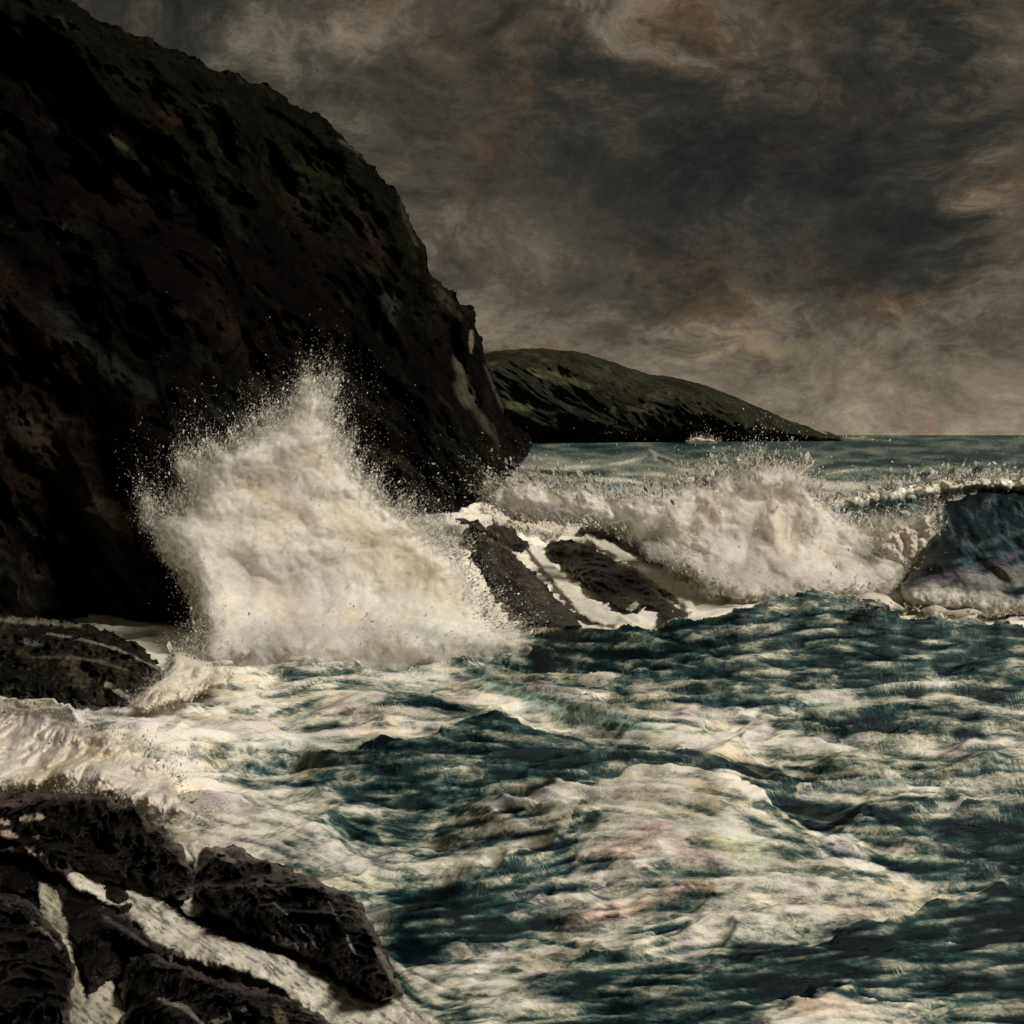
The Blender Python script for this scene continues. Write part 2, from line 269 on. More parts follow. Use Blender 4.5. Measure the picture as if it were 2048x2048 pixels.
# chop: ridged noise, wavelength growing with distance
Ye = Yg*H/np.maximum(H-np.clip(Zg, 0, 6), 3); Xe = Xg*Ye/Yg      # run the small waves up the slopes of the large ones
wx = Xe+pn3(Xe*.12, Ye*.12, 0*Xg+4)*1.6; wy = Ye+pn3(Xe*.2, Ye*.2, 0*Xg+8)*1.1
near = sst(Yg, 160, 20)
chop = (fbm(wx*.19, wy*.42, 0*Xg+2, 4, .46, 'r', 4000/Yg**2)-.85)*.44*sst(Yg, 260, 30)+(fbm(wx*.48, wy*1.3, 0*Xg+5, 4, .48, 'r', 1500/Yg**2)-.6)*.085*near
chop = chop*(1-.38*sst(Zg, .4, 1.6))
swell = fbm(wx*.035, wy*.075, 0*Xg+3, 3, .5, 'r')*.55*sst(Yg, 1500, 60)*sst(Yg, 20, 60)
Zg += chop+swell*.6
# ---- screen of flow strokes and foam cover, dark ridge shading painted in (noted on the print, laid on the displaced water surface)
IW, IH, OX, OY = 1380, 690, -178, 432
iu, iv = np.meshgrid(np.arange(IW)+OX, np.arange(IH)+OY); IX, IY = iu/K, iv/K
gx = np.array([0,200,400,600,800,1000,1200,1400,1600,1800,1932.]); gy = np.array([820,845,880,920,1000,1120,1180,1250,1320,1380,1440,1500,1560,1620,1700,1760,1820,1900,2100.])
G = np.array([[.2]*11,[.2]*11,[.3,.3,.3,.3,.3,.5,.42,.3,.26,.24,.25],[.95]*7+[.9,.6,.5,.5],[.95]*11,[1]*10+[.8],[1]*8+[.95,.9,.85],
 [.9,.9,.85,.8,.6,.45,.35,.25,.2,.28,.3],[.85,.88,.82,.72,.62,.5,.42,.42,.45,.45,.42],[.92,.88,.8,.75,.72,.66,.62,.52,.48,.42,.5],[.95,.95,.72,.35,.22,.25,.35,.5,.58,.56,.5],
 [.95,.95,.72,.42,.35,.45,.52,.35,.45,.6,.42],[.85,.85,.88,.6,.45,.2,.6,.82,.35,.22,.2],[.8,.8,.82,.75,.6,.35,.6,.78,.7,.35,.32],[.8,.8,.7,.6,.25,.6,.66,.6,.62,.5,.35],
 [.6,.6,.6,.55,.5,.52,.6,.5,.35,.22,.15],[.6,.6,.6,.55,.66,.62,.35,.22,.15,.1,.05],[.6,.6,.6,.55,.45,.3,.12,.08,.3,.2,.12],[.5]*5+[.3,.1,.1,.2,.2,.1]])
fi = np.interp(np.clip(IX, 0, 1932), gx, np.arange(len(gx))); fj = np.interp(IY, gy, np.arange(len(gy)))
def bs(t): f = t-np.floor(t); return np.floor(t)+f*f*(3-2*f)
FO = bil(G, bs(fi), bs(fj))
FO = FO+.09*sst(IY, 1270, 1310)*sst(IY, 1540, 1480)*sst(IX, 900, 1100)+.06*sst(IY, 1560, 1600)*sst(IX, 1050, 1200)*sst(IX, 1800, 1600)*sst(IY, 1800, 1740)
# strokes: (points), width, foam value (low ones also paint ridge shading), opacity
ST = [([(830,1565),(920,1555),(1010,1545)],24,.04,.95),
 ([(1000,1222),(1100,1232),(1280,1228),(1400,1210),(1500,1185),(1570,1165),(1650,1185),(1780,1215),(1950,1235)],26,.06,.95),
 ([(1300,1245),(1450,1235),(1560,1200),(1650,1215),(1700,1250),(1600,1265)],34,.08,.8), ([(1230,1290),(1350,1285),(1500,1275),(1650,1290)],20,.16,.8),
 
 ([(1750,1150),(1850,1165),(1932,1150)],24,.95,.8),([(1700,1240),(1800,1225),(1932,1228)],8,.6,.7),([(1780,1275),(1860,1262),(1900,1250),(1950,1275)],22,.12,.85),
 ([(1060,1320),(1200,1330),(1300,1322),(1500,1328)],12,.3,.7),([(1120,1330),(1220,1350),(1380,1348),(1600,1352),(1800,1330),(1932,1345)],9,.8,.75),
 ([(1100,1260),(1250,1300),(1400,1320),(1500,1300)],10,.55,.5),([(1480,1370),(1620,1350),(1760,1345),(1850,1362)],16,.12,.85),([(1430,1365),(1300,1362),(1180,1360)],7,.2,.7),
 ([(860,1240),(960,1290),(1080,1340),(1200,1385),(1350,1395)],20,.42,.6),([(830,1215),(900,1240),(1000,1275),(1100,1300)],9,.22,.8),
 ([(520,1285),(570,1265),(620,1258),(680,1268),(720,1278)],9,.2,.85),([(560,1330),(640,1310),(720,1312),(800,1318)],9,.3,.7),([(700,1312),(780,1322),(850,1330)],10,.2,.8),([(400,1350),(460,1345),(490,1335)],8,.25,.7),([(510,1355),(540,1335),(600,1320)],8,.35,.7),([(620,1372),(700,1368),(760,1372)],12,.5,.6),
 ([(600,1440),(700,1432),(780,1418),(870,1402),(950,1392),(1010,1405),(1100,1425),(1180,1430)],20,.05,.95),([(780,1440),(900,1430),(1050,1440),(1180,1445)],26,.13,.85),([(560,1485),(650,1495),(760,1490),(840,1500)],16,.12,.8),([(420,1480),(500,1490),(600,1480),(720,1460)],14,.25,.7),
 ([(1200,1420),(1300,1440),(1420,1448),(1500,1475)],11,.1,.85),([(1080,1395),(1120,1420),(1150,1428)],9,.55,.7),([(1420,1425),(1440,1445),(1460,1430)],6,.8,.8),([(1480,1448),(1560,1458),(1632,1445)],7,.18,.8),
 ([(1020,1390),(1200,1400),(1400,1420),(1600,1430),(1800,1425),(1932,1415)],16,.62,.7),([(1560,1475),(1650,1490),(1800,1500),(1932,1490)],14,.6,.6),([(1440,1500),(1520,1520),(1600,1525)],22,.15,.8),([(1500,1480),(1560,1495),(1600,1500)],9,.15,.8),([(1700,1515),(1800,1500),(1932,1495)],8,.2,.8),
 ([(1560,1500),(1700,1520),(1800,1540),(1880,1530)],14,.75,.8),([(1560,1575),(1650,1555),(1700,1545),(1780,1560),(1932,1555)],24,.06,.95),([(1440,1565),(1540,1575),(1600,1590)],10,.12,.8),
 ([(1660,1608),(1740,1596),(1830,1606),(1932,1594)],9,.66,.7),([(1700,1640),(1800,1640),(1932,1630)],20,.22,.8),([(1200,1600),(1300,1580),(1400,1590)],10,.7,.6),
 ([(980,1535),(1060,1505),(1150,1475),(1220,1462)],5,.95,.95),
 ([(1130,1540),(1080,1560),(1000,1590),(900,1610)],12,.3,.7),([(700,1700),(800,1695),(900,1680),(1000,1650),(1080,1615)],16,.06,.9),([(820,1660),(900,1640),(960,1635)],9,.15,.8),([(880,1720),(960,1705),(1000,1690)],10,.2,.8),([(1060,1640),(1120,1625),(1150,1620)],10,.15,.8),
 ([(1250,1470),(1330,1480),(1400,1500),(1470,1560),(1540,1590),(1640,1615)],14,.92,.9),([(1290,1500),(1340,1530),(1380,1545)],26,.98,.9),([(1180,1500),(1240,1520),(1280,1560),(1300,1600)],24,.62,.7),
 ([(1400,1600),(1500,1640),(1600,1680),(1700,1700)],16,.7,.7),([(1600,1575),(1640,1600),(1680,1620)],7,.95,.9),([(1600,1640),(1650,1650),(1690,1665)],10,.15,.8),([(1550,1690),(1620,1685),(1680,1690)],9,.25,.8),([(1430,1650),(1480,1670)],8,.8,.7),
 ([(1170,1770),(1250,1760),(1300,1740)],14,.08,.9),([(1020,1780),(1060,1770),(1080,1780)],12,.08,.9),([(1150,1800),(1230,1790),(1260,1760)],12,.1,.8),([(960,1730),(1050,1720),(1150,1700),(1200,1690)],12,.72,.8),([(1070,1745),(1120,1725),(1200,1715)],9,.8,.8),
 ([(1680,1700),(1760,1710),(1830,1700)],22,.1,.8),([(1400,1730),(1500,1750),(1600,1750)],10,.65,.7),([(1350,1800),(1450,1790),(1520,1780)],12,.15,.8),([(1330,1780),(1400,1770),(1500,1780)],8,.7,.7),
 ([(1100,1870),(1250,1850),(1400,1850),(1550,1830),(1700,1790),(1800,1760),(1932,1750)],44,.02,.97),([(1300,1890),(1450,1875),(1650,1870),(1850,1830),(1932,1820)],30,.02,.95),([(1000,1860),(1100,1845),(1220,1840)],14,.08,.9),
 ([(1480,1925),(1520,1898),(1555,1880),(1600,1900),(1680,1915)],14,.85,.95),([(1690,1900),(1780,1905),(1932,1895)],9,.6,.7),([(1710,1818),(1780,1825),(1850,1818)],6,.6,.7),([(1600,1880),(1640,1890)],8,.1,.8),
 ([(780,1810),(850,1820),(960,1800)],24,.72,.9),([(900,1850),(1000,1850),(1080,1840)],12,.4,.7),([(740,1800),(760,1850),(800,1900)],16,.5,.6),([(850,1930),(950,1910),(1100,1905)],16,.3,.7),([(1000,1760),(940,1780),(900,1770)],10,.2,.8),
 ([(600,1540),(640,1560),(650,1590)],10,.18,.8),([(540,1590),(560,1600)],10,.3,.7),([(480,1520),(560,1550),(640,1610),(700,1660)],14,.9,.7),([(560,1530),(620,1525),(700,1530)],12,.55,.7),([(700,1500),(800,1510),(900,1510)],12,.45,.7),
 ([(0,1380),(120,1380),(250,1420),(350,1480),(450,1530)],40,.97,.8),([(370,1380),(450,1385),(520,1400)],16,.9,.8),([(360,1330),(300,1400),(340,1420)],10,.6,.5),([(0,1470),(120,1475),(250,1490),(330,1540)],14,.75,.6),
 ([(1010,884),(1060,886),(1110,880)],6,.8,.8),([(1150,878),(1190,870),(1220,858)],5,.8,.7),([(1236,856),(1262,866),(1290,878)],4,.7,.7),([(1226,848),(1236,856),(1238,866)],6,.9,.7),([(1310,878),(1370,884),(1450,886)],5,.6,.6),([(1020,890),(1120,895),(1280,905),(1330,895)],7,.12,.8),([(1060,905),(1200,915),(1300,918)],5,.35,.8),([(1560,893),(1640,882),(1700,890)],4,.7,.8),([(1740,880),(1800,882),(1870,885)],4,.6,.7),([(1560,905),(1700,905),(1760,895)],5,.1,.8),([(1300,832),(1330,830)],4,.9,.9),
 ([(300,1255),(420,1245),(560,1235),(700,1240)],14,.95,.8),([(560,1240),(680,1262),(800,1290),(950,1330)],9,.85,.6),([(760,1340),(850,1370),(980,1400),(1100,1405)],10,.85,.7),
 ([(1560,1120),(1650,1125),(1760,1095),(1932,1080)],22,.8,.7),([(1760,1110),(1850,1130),(1932,1100)],16,.4,.6),
]
wob = fbm(IX*.012, IY*.03, 0*IX+1.7, 4, .55); 
# flow direction from strokes and ridges
mid = []
for pts in [s[0] for s in ST]+[[q[:2] for q in r[0]] for r in RIDGES]:
    for a, b_ in zip(pts[:-1], pts[1:]):
        mid.append(((a[0]+b_[0])/2, (a[1]+b_[1])/2, math.atan2(b_[1]-a[1], b_[0]-a[0])))
mid = np.array(mid+[(x, 835, 0) for x in range(0, 2000, 100)]); cu, cv = np.meshgrid(np.linspace(OX, OX+IW, 140), np.linspace(OY, OY+IH, 80))
dd = ((cu[..., None]/K-mid[:, 0])/1.3)**2+((cv[..., None]/K-mid[:, 1])*1.6)**2; ww = 1/(dd+500)**1.5
W0 = ww.sum(-1); c2 = (ww*np.cos(2*mid[:, 2])).sum(-1)/W0+.35; s2 = (ww*np.sin(2*mid[:, 2])).sum(-1)/W0
gxs = (iu-OX)*139/IW; gys = (iv-OY)*79/IH; th = np.clip(np.arctan2(bil(s2, gxs, gys), np.maximum(bil(c2, gxs, gys), .05))/2, -.75, .75); VX = np.cos(th); VY = np.sin(th)
def blur(a, n):
    for _ in range(n): a = (a+np.roll(a, 1, 0)+np.roll(a, -1, 0))/3; a = (a+np.roll(a, 1, 1)+np.roll(a, -1, 1))/3
    return a
def lic(noise, L, stp):
    acc = noise.copy(); gy0, gx0 = np.mgrid[0:IH, 0:IW].astype(float)
    for sg in (1, -1):
        x, y = gx0.copy(), gy0.copy()
        for i in range(L):
            xi = np.clip(x, 0, IW-1).astype(int); yi = np.clip(y, 0, IH-1).astype(int)
            x = x+sg*stp*VX[yi, xi]; y = y+sg*stp*VY[yi, xi]; acc += bil(noise, x, y)*(1-i/(L*1.1))
    acc -= acc.mean(); return np.clip(acc/acc.std()/2, -1.4, 1.4)
r1 = rng.normal(size=(IH, IW)); S1 = lic(blur(r1, 1), 10, 1.2); S2 = lic(blur(rng.normal(size=(IH, IW)), 4), 12, 3.0)
far = sst(iv, 640, 450)
STK = S1*.45+S2*.75*(1-.6*far); STK = np.clip(STK, -1.5, 1.5)
SM = np.zeros_like(FO)
for pts, w, val, op in ST:
    q = smooth_poly(pts, False, 2); m = (IX > q[:, 0].min()-2.2*w) & (IX < q[:, 0].max()+2.2*w) & (IY > q[:, 1].min()-2*w) & (IY < q[:, 1].max()+2*w)
    if not m.any(): continue
    d, _, par = segdist(IX[m], IY[m], q); t = par/(len(q)-1); wl = w*(.35+.65*np.sin(np.pi*np.clip(t, .05, .95))**.5)
    k = sst(d/wl+.55*STK[m]+.5*wob[m], 1.25, .15)*op; FO[m] = FO[m]*(1-k)+val*k; SM[m] = np.maximum(SM[m], k)
# tints, pink ones painting sky reflection and foam colour: (x, y, rx, ry, rot, colour multiplier, strength)
TT = [(1500,1330,220,16,3,(.55,.85,.95),.6),(900,1500,160,20,4,(.6,.95,.95),.6),(1700,1760,120,24,-8,(.7,.9,.95),.6),(1050,1690,140,30,-14,(.92,.86,1.0),.6),(620,1620,120,30,20,(.8,1.0,.9),.5),(1120,1350,190,26,14,(.5,.95,.95),.7),(1300,1680,70,20,-14,(1.2,.8,.8),.7),(1240,1560,60,14,-20,(1.2,.82,.82),.7),(960,1300,120,20,25,(.6,1,1),.6),(1180,1600,110,28,-18,(1.15,.82,.80),.8),(1150,1720,150,22,-12,(1.2,.82,.78),.8),(1220,1500,60,16,-10,(1.1,.8,.8),.7),(1560,1900,80,24,0,(1.15,.9,.82),.6),
 (1800,1600,140,10,0,(1.2,.8,.75),.8),(880,1815,110,26,-4,(.92,.88,1.08),.8),(200,1480,260,20,4,(1.15,.95,.62),.7),(680,1340,90,14,5,(1.1,.8,.78),.4),(960,1420,80,8,-3,(.7,.9,1.15),.6),(640,1560,60,40,20,(.8,1.05,.95),.6),(1350,1580,160,50,20,(.86,1.03,.86),.8),
 (1640,1720,100,14,6,(1.15,.85,.78),.5),(1450,1700,100,20,10,(1.1,1.0,.8),.4),(1140,920,110,8,2,(.3,.85,1.0),.8),(780,1260,100,24,20,(.8,1,1),.5),(1560,1440,300,24,2,(1.0,.98,.78),.5),(1250,1330,260,12,2,(1.1,.95,.7),.4),(1700,1480,160,12,3,(.75,.95,1.1),.6),(1850,1560,60,14,0,(.8,1,1),.4),(430,1300,120,40,0,(.95,1,.86),.5),(1750,1120,140,14,-8,(.95,.85,1.08),.6),(600,1400,90,12,0,(.7,.9,1.15),.5),(420,1560,120,20,25,(1.05,.92,1.0),.4)]
TI = np.ones((IH, IW, 3))
for x, y, rx, ry, rot, c, s_ in TT:
    a = math.radians(rot); dx, dy = IX-x, IY-y; e = np.hypot((dx*math.cos(a)+dy*math.sin(a))/rx, (dy*math.cos(a)-dx*math.sin(a))/ry)
    k = (sst(e+.45*STK+.3*wob, 1.25, .3)*s_*.75)[..., None]; TI = TI*(1-k)+np.array(c)*k
# project the displaced water and read the cover there
def scr(X, Y, Z): return 512+F*X/Y, V0+F*(H-Z)/Y
su, sv = scr(Xg, Yg, Zg); stk = bil(STK, su-OX, sv-OY); fo = bil(FO, su-OX, sv-OY); ti = bil(TI, su-OX, sv-OY)
Zg += stk*np.clip(Yg*.0011, 0, .12)*(1-sst(Yg, 60, 400)); su, sv = scr(Xg, Yg, Zg)
patch = fbm(Xe*.5, Ye*.8, 0*Xg+9, 5, .6)
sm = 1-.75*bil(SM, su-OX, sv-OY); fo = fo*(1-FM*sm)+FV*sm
t_ = fo+.06+.42*stk+.10*patch*near+.06*patch+.16*np.clip(chop/.3, -1, 1.2)*near
tn = sst(fbm(Xe*.25, Ye*.9, 0*Xg+70, 4, .6), -.2, .7)[..., None]; tn2 = sst(fbm(Xe*.3, Ye*.7, 0*Xg+90, 4, .6), .1, .7)[..., None]; dk = sst(t_, .55, .3)[..., None]
sc_ = ti*(1+dk*(tn*np.array([1.0, .9, .8])+tn2*np.array([.35, .15, .1])))
lil = sst(fbm(Xe*.35, Ye*.5, 0*Xg+30, 4, .6), .15, .6)[..., None]*sst(t_, .4, .7)[..., None]; sc_ = sc_*(1-lil*(1-np.array([.90,.84,.98])))
och = sst(fbm(Xe*.3, Ye*.5, 0*Xg+50, 4, .6), .2, .6)[..., None]*sst(t_, .4, .7)[..., None]; sc_ = sc_*(1-och*(1-np.array([1.0,.94,.82])))
fs = sst(Yg, 110, 500)[..., None]; t_ = t_*(1-fs[..., 0])+(.27+.6*(t_-.25))*fs[..., 0]
idx = np.arange(NR*NC).reshape(NR, NC); fc = np.stack([idx[:-1, :-1], idx[1:, :-1], idx[1:, 1:], idx[:-1, 1:]], -1).reshape(-1, 4)
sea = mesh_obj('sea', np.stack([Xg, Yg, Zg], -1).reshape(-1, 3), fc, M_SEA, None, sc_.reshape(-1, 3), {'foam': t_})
tag(sea, 'stormy dark teal sea streaked with pale foam running between the rocks', kind='structure')
# depth of the water surface seen in each direction (used to seat rocks on it)
DB = np.full((IH//2+1, IW//2+1), np.inf); ii = ((sv-OY)/2).astype(int); jj = ((su-OX)/2).astype(int); ok = (ii >= 0) & (ii < DB.shape[0]) & (jj >= 0) & (jj < DB.shape[1])
np.minimum.at(DB, (ii[ok], jj[ok]), Yg[ok])
for _ in range(6):
    b_ = ~np.isfinite(DB); 
    if not b_.any(): break
    for s_ in (1, -1): DB = np.where(np.isfinite(DB), DB, np.roll(DB, s_, 0)); DB = np.where(np.isfinite(DB), DB, np.roll(DB, s_, 1))
DB = 1/blur(1/np.where(np.isfinite(DB), DB, 3000), 5)
def seaY(u, v): return bil(DB, (u-OX)/2, (v-OY)/2)
# ------------------------------------------------------------------ solid builder: a closed body round a traced outline at its own depth
def pillow(name, poly, depth, T, D, step, mat, colf, parent=None, lump=None, edge_n=(6, .05), smooth=2, back=1.0, loc=None, thin=None, grow=0):
    q = smooth_poly(poly, True, smooth)*K; x0, y0 = q.min(0)-4*step-grow; x1, y1 = q.max(0)+4*step+grow
    def shell(st, sgn):
        u, v = np.meshgrid(np.arange(x0, x1, st), np.arange(y0, y1, st)); d, _, _ = segdist(u, v, q, True); sd = np.where(inside(u, v, q), d, -d)+grow
        sd = sd+edge_n[0]*fbm(u*edge_n[1], v*edge_n[1], 0*u+len(poly), 4, .6)
        gy_, gx_ = np.gradient(sd, st); g2 = gx_**2+gy_**2+1e-6; low = (sd < 0) & (sd > -st*1.5); mv = np.where(low, np.clip(-sd/g2, 0, 2*st), 0); u = u+gx_*mv; v = v+gy_*mv
        keep = sd > -st*1.2; cell = keep[:-1, :-1] & keep[1:, :-1] & keep[1:, 1:] & keep[:-1, 1:]
        dn = np.clip(sd/D, 0, 1); t = T*np.sqrt(1-(1-dn)**2); Y = depth(u, v)
        if sgn < 0:
            Pb = P(u, v, Y-t)
            if lump is not None: Y = Y-np.clip(lump(Pb, u, v)*np.clip(dn*2.5, 0, 1), -6*T, 6*T)
            pos = P(u, v, Y-t)
        else: pos = P(u, v, Y+t*back+.01)
        n = np.arange(u.size).reshape(u.shape); f = np.stack([n[:-1, :-1], n[1:, :-1], n[1:, 1:], n[:-1, 1:]], -1)[cell]
        if sgn > 0: f = f[:, ::-1]
        used = np.unique(f); mp = np.full(u.size, -1); mp[used] = np.arange(len(used))
        return pos.reshape(-1, 3)[used], mp[f], u.ravel()[used], v.ravel()[used], np.clip(sd/D, 0, 1).ravel()[used]
    a = shell(step, -1); b = shell(step*4, 1); nv = len(a[0])
    pos = np.concatenate([a[0], b[0]]); fcs = np.concatenate([a[1], b[1]+nv]); u = np.concatenate([a[2], b[2]]); v = np.concatenate([a[3], b[3]]); e = np.concatenate([a[4], b[4]])
    cols = colf(pos, u/K, v/K, e); off = Vector((0, 0, 0))
    if loc is not None: off = Vector(loc); pos = pos-np.array(loc)
    o = mesh_obj(name, pos, fcs, mat, None, cols, {'edge': e*thin(u/K, v/K) if thin else e})
    if loc is not None: o.location = off
    if parent: o.parent = parent; o.location = off-Vector(parent.location)
    o['_n'] = nv; del o['_n']
    return o, (a[0], a[4], a[2], a[3])
def paint(cols, x, y, strokes, nz, sharp=.5):
    for pts, w, c, op in strokes:
        q = smooth_poly(pts, False, 1) if len(pts) > 2 else np.array(pts, float)
        m = (x > q[:, 0].min()-2*w) & (x < q[:, 0].max()+2*w) & (y > q[:, 1].min()-2*w) & (y < q[:, 1].max()+2*w)
        if not m.any(): continue
        d, _, par = segdist(x[m], y[m], q); wl = w*(.4+.6*np.sin(np.pi*np.clip(par/(len(q)-1), .06, .94))**.5)
        k = (sst(d/wl+.6*nz[m], 1.2, sharp)*op)[:, None]; cols[m] = cols[m]*(1-k)+np.array(c)*k
    return cols
# ------------------------------------------------------------------ cliff
CL = np.array([(-150,-120,70),(100,-60,72),(400,100,82),(600,200,90),(780,400,97),(900,640,106),(960,760,108),(1000,840,106),(960,905,98),(870,960,84),(760,1000,72),(600,1100,66),(400,1200,61),(330,1240,58),(0,1200,58),(-150,1200,58),(0,900,60),(0,600,64),(0,300,70),(300,900,62),(300,600,64),(300,300,76),(600,900,66),(600,600,80),(600,350,90),(800,800,88),(800,600,97),(-200,600,64),(-250,0,66),(200,1050,59)], float)
def depth_cliff(u, v):
    x, y = u/K, v/K; w = 0; s_ = 0
    for a, b, c in CL: k = 1/((x-a)**2+(y-b)**2+9000)**1.8; w = w+k; s_ = s_+k*c
    return s_/w
def lump_cliff(Pp, u, v):
    x, y, z = Pp[..., 0], Pp[..., 1], Pp[..., 2]; a = x*.6-z*.8; b = x*.8+z*.6   # a runs down the dip
    return 4.2*(fbm(b*.08, y*.04+a*.03, a*.03, 3, .5, 'r')-.8)+1.5*(fbm(b*.26+3, y*.12, a*.13, 3, .5, 'r')-.8)+.6*(fbm(b*.6, y*.2, a*.25, 3, .55, 'r')-.8)+.2*fbm(x*1.2, y*.6, z*1.2, 3, .6)
poly_cliff = [(-260,-200),(60,-120),(95,-10),(200,45),(300,78),(400,122),(500,162),(585,200),(625,245),(685,295),(760,370),(782,440),(812,510),(868,558),(898,618),(915,670),(940,740),(965,800),(1000,820),(1006,850),(985,880),(955,905),(930,935),(905,955),(900,1000),(850,1060),(700,1150),(450,1270),(330,1240),(250,1230),(-260,1230)]
def col_cliff(pos, x, y, e):
    X, Y_, Z = pos.T; n = fbm((X*.8+Z*.6)*.16, Y_*.05, (X*.6-Z*.8)*.055, 5, .6); n2 = fbm((X*.8+Z*.6)*.34+9, Y_*.1, (X*.6-Z*.8)*.13, 5, .62); n3 = fbm((X*.8+Z*.6)*.6, Y_*.2, (X*.6-Z*.8)*.14, 4, .6)
    c = np.array([.0034,.0024,.0021])+0*n[:, None]
    c = c+sst(n, .1, .8)[:, None]*np.array([.011,.0068,.004])+sst(n2, .15, .9)[:, None]*np.array([.007,.011,.005])+sst(n3, .5, 1.2)[:, None]*np.array([.020,.020,.014])
    g = sst(y-.55*x, 200, 20)[:, None]; c = c+g*np.array([.003,.004,.0015])
    c = c*.62; n2 = n2*1.5; S = [([(75,165),(95,185),(115,205)],9,(.16,.15,.09),.7),([(190,250),(215,265),(240,280)],6,(.12,.12,.06),.6),([(290,300),(315,318),(330,330)],6,(.15,.15,.08),.7),([(110,460),(125,420)],5,(.08,.09,.07),.6),([(640,265),(670,278),(690,298)],7,(.15,.14,.10),.7),
     ([(755,380),(770,420),(785,460)],9,(.13,.11,.08),.6),([(550,310),(600,330),(640,345)],8,(.07,.035,.02),.7),([(660,380),(700,440),(720,500)],22,(.05,.028,.018),.6),([(725,560),(745,590),(740,620)],16,(.06,.065,.05),.6),([(400,560),(430,620),(470,670)],40,(.028,.018,.013),.7),
     ([(95,590),(140,640),(200,690),(280,740)],30,(.035,.04,.035),.7),([(125,640),(150,660),(165,680)],12,(.10,.10,.085),.6),([(890,625),(888,665)],4,(.40,.33,.27),.85),([(862,680),(878,725),(885,760)],15,(.16,.15,.11),.7),([(915,690),(935,740),(950,775)],5,(.22,.19,.16),.7),([(880,740),(910,790),(925,815)],10,(.10,.085,.06),.6),
     ([(820,540),(845,565),(870,600)],8,(.10,.09,.07),.5),([(40,800),(120,900),(200,1010)],34,(.045,.036,.026),.6),([(180,1000),(250,1110),(310,1210)],22,(.055,.050,.044),.6),([(60,1060),(120,1120),(160,1170)],18,(.035,.03,.022),.6),([(200,820),(280,900),(330,960)],18,(.04,.04,.035),.5),([(0,960),(60,1000),(110,1045)],8,(.10,.10,.09),.5),([(180,1080),(215,1120),(235,1160)],12,(.07,.07,.06),.6),([(250,1200),(270,1230)],10,(.08,.08,.07),.5),([(700,850),(800,890),(880,940)],12,(.04,.038,.02),.6),([(780,930),(850,960),(900,980)],14,(.05,.045,.03),.6),([(440,740),(500,730),(560,745)],30,(.06,.038,.026),.6),
     ([(210,330),(380,300)],10,(.03,.026,.015),.4),([(400,250),(440,300)],12,(.05,.035,.02),.5),([(310,215),(350,235)],12,(.06,.03,.018),.6),([(930,800),(940,850)],8,(.07,.06,.045),.5),([(110,200),(160,260),(170,330)],14,(.02,.016,.01),.5)]
    S = [(a_, w_, tuple(np.array(k_)*.55), o_*.9) for a_, w_, k_, o_ in S]
    c = paint(c, x, y, S, n2, .0); return np.clip(c, .0010, 1)
cliff, _c = pillow('cliff', poly_cliff, depth_cliff, 9, 60, 1.5, M_CLIFF, col_cliff, None, lump_cliff, (6.5, .035), 1, 2.0, (-28, 70, 0))
tag(cliff, 'towering near black sea cliff filling the left, falling steeply to the surf', kind='structure')
# ------------------------------------------------------------------ far headland
def lump_hill(Pp, u, v): x, y, z = Pp.T if Pp.ndim == 2 else (Pp[..., 0], Pp[..., 1], Pp[..., 2]); return 32*(fbm(x*.006+z*.008, y*.002, z*.006, 5, .58, 'r')-.8)
def col_hill(pos, x, y, e):
    X, Y_, Z = pos.T; n = fbm(X*.008, Y_*.004, Z*.016, 5, .6); n2 = fbm(X*.03+3, Y_*.01, Z*.04, 4, .6); top = sst(y-np.interp(x, [900,1100,1200,1400,1600], [670,672,705,760,830]), 75, 5)
    c = np.array([.010,.010,.007])+top[:, None]*np.array([.009,.009,.004])+sst(n, .1, .7)[:, None]*np.array([.008,.008,.004])+sst(n2, .35, .8)[:, None]*np.array([.018,.018,.010])
    return paint(c, x, y, [([(1000,700),(1060,712),(1110,730)],9,(.075,.08,.04),.6),([(960,765),(1000,770)],9,(.06,.07,.035),.5),([(1190,770),(1230,785)],8,(.07,.07,.04),.5),([(1530,805),(1560,818)],3,(.35,.35,.32),.6),([(1540,826),(1560,829)],3,(.4,.4,.38),.5)], n2)
hill, _h = pillow('headland', [(820,700),(905,664),(1000,657),(1080,661),(1130,674),(1200,700),(1280,714),(1340,729),(1400,754),(1440,774),(1462,780),(1480,792),(1520,804),(1550,810),(1585,824),(1590,834),(1500,840),(1300,842),(1000,846),(800,846)], lambda u, v: 1300+0*u+(u-480)*1.2, 160, 40, .9, M_HILL, col_hill, None, lump_hill, (1, .06), 1, 1.5, (100, 1400, 0))
tag(hill, 'low green and black headland on the horizon tapering into the sea', kind='structure')
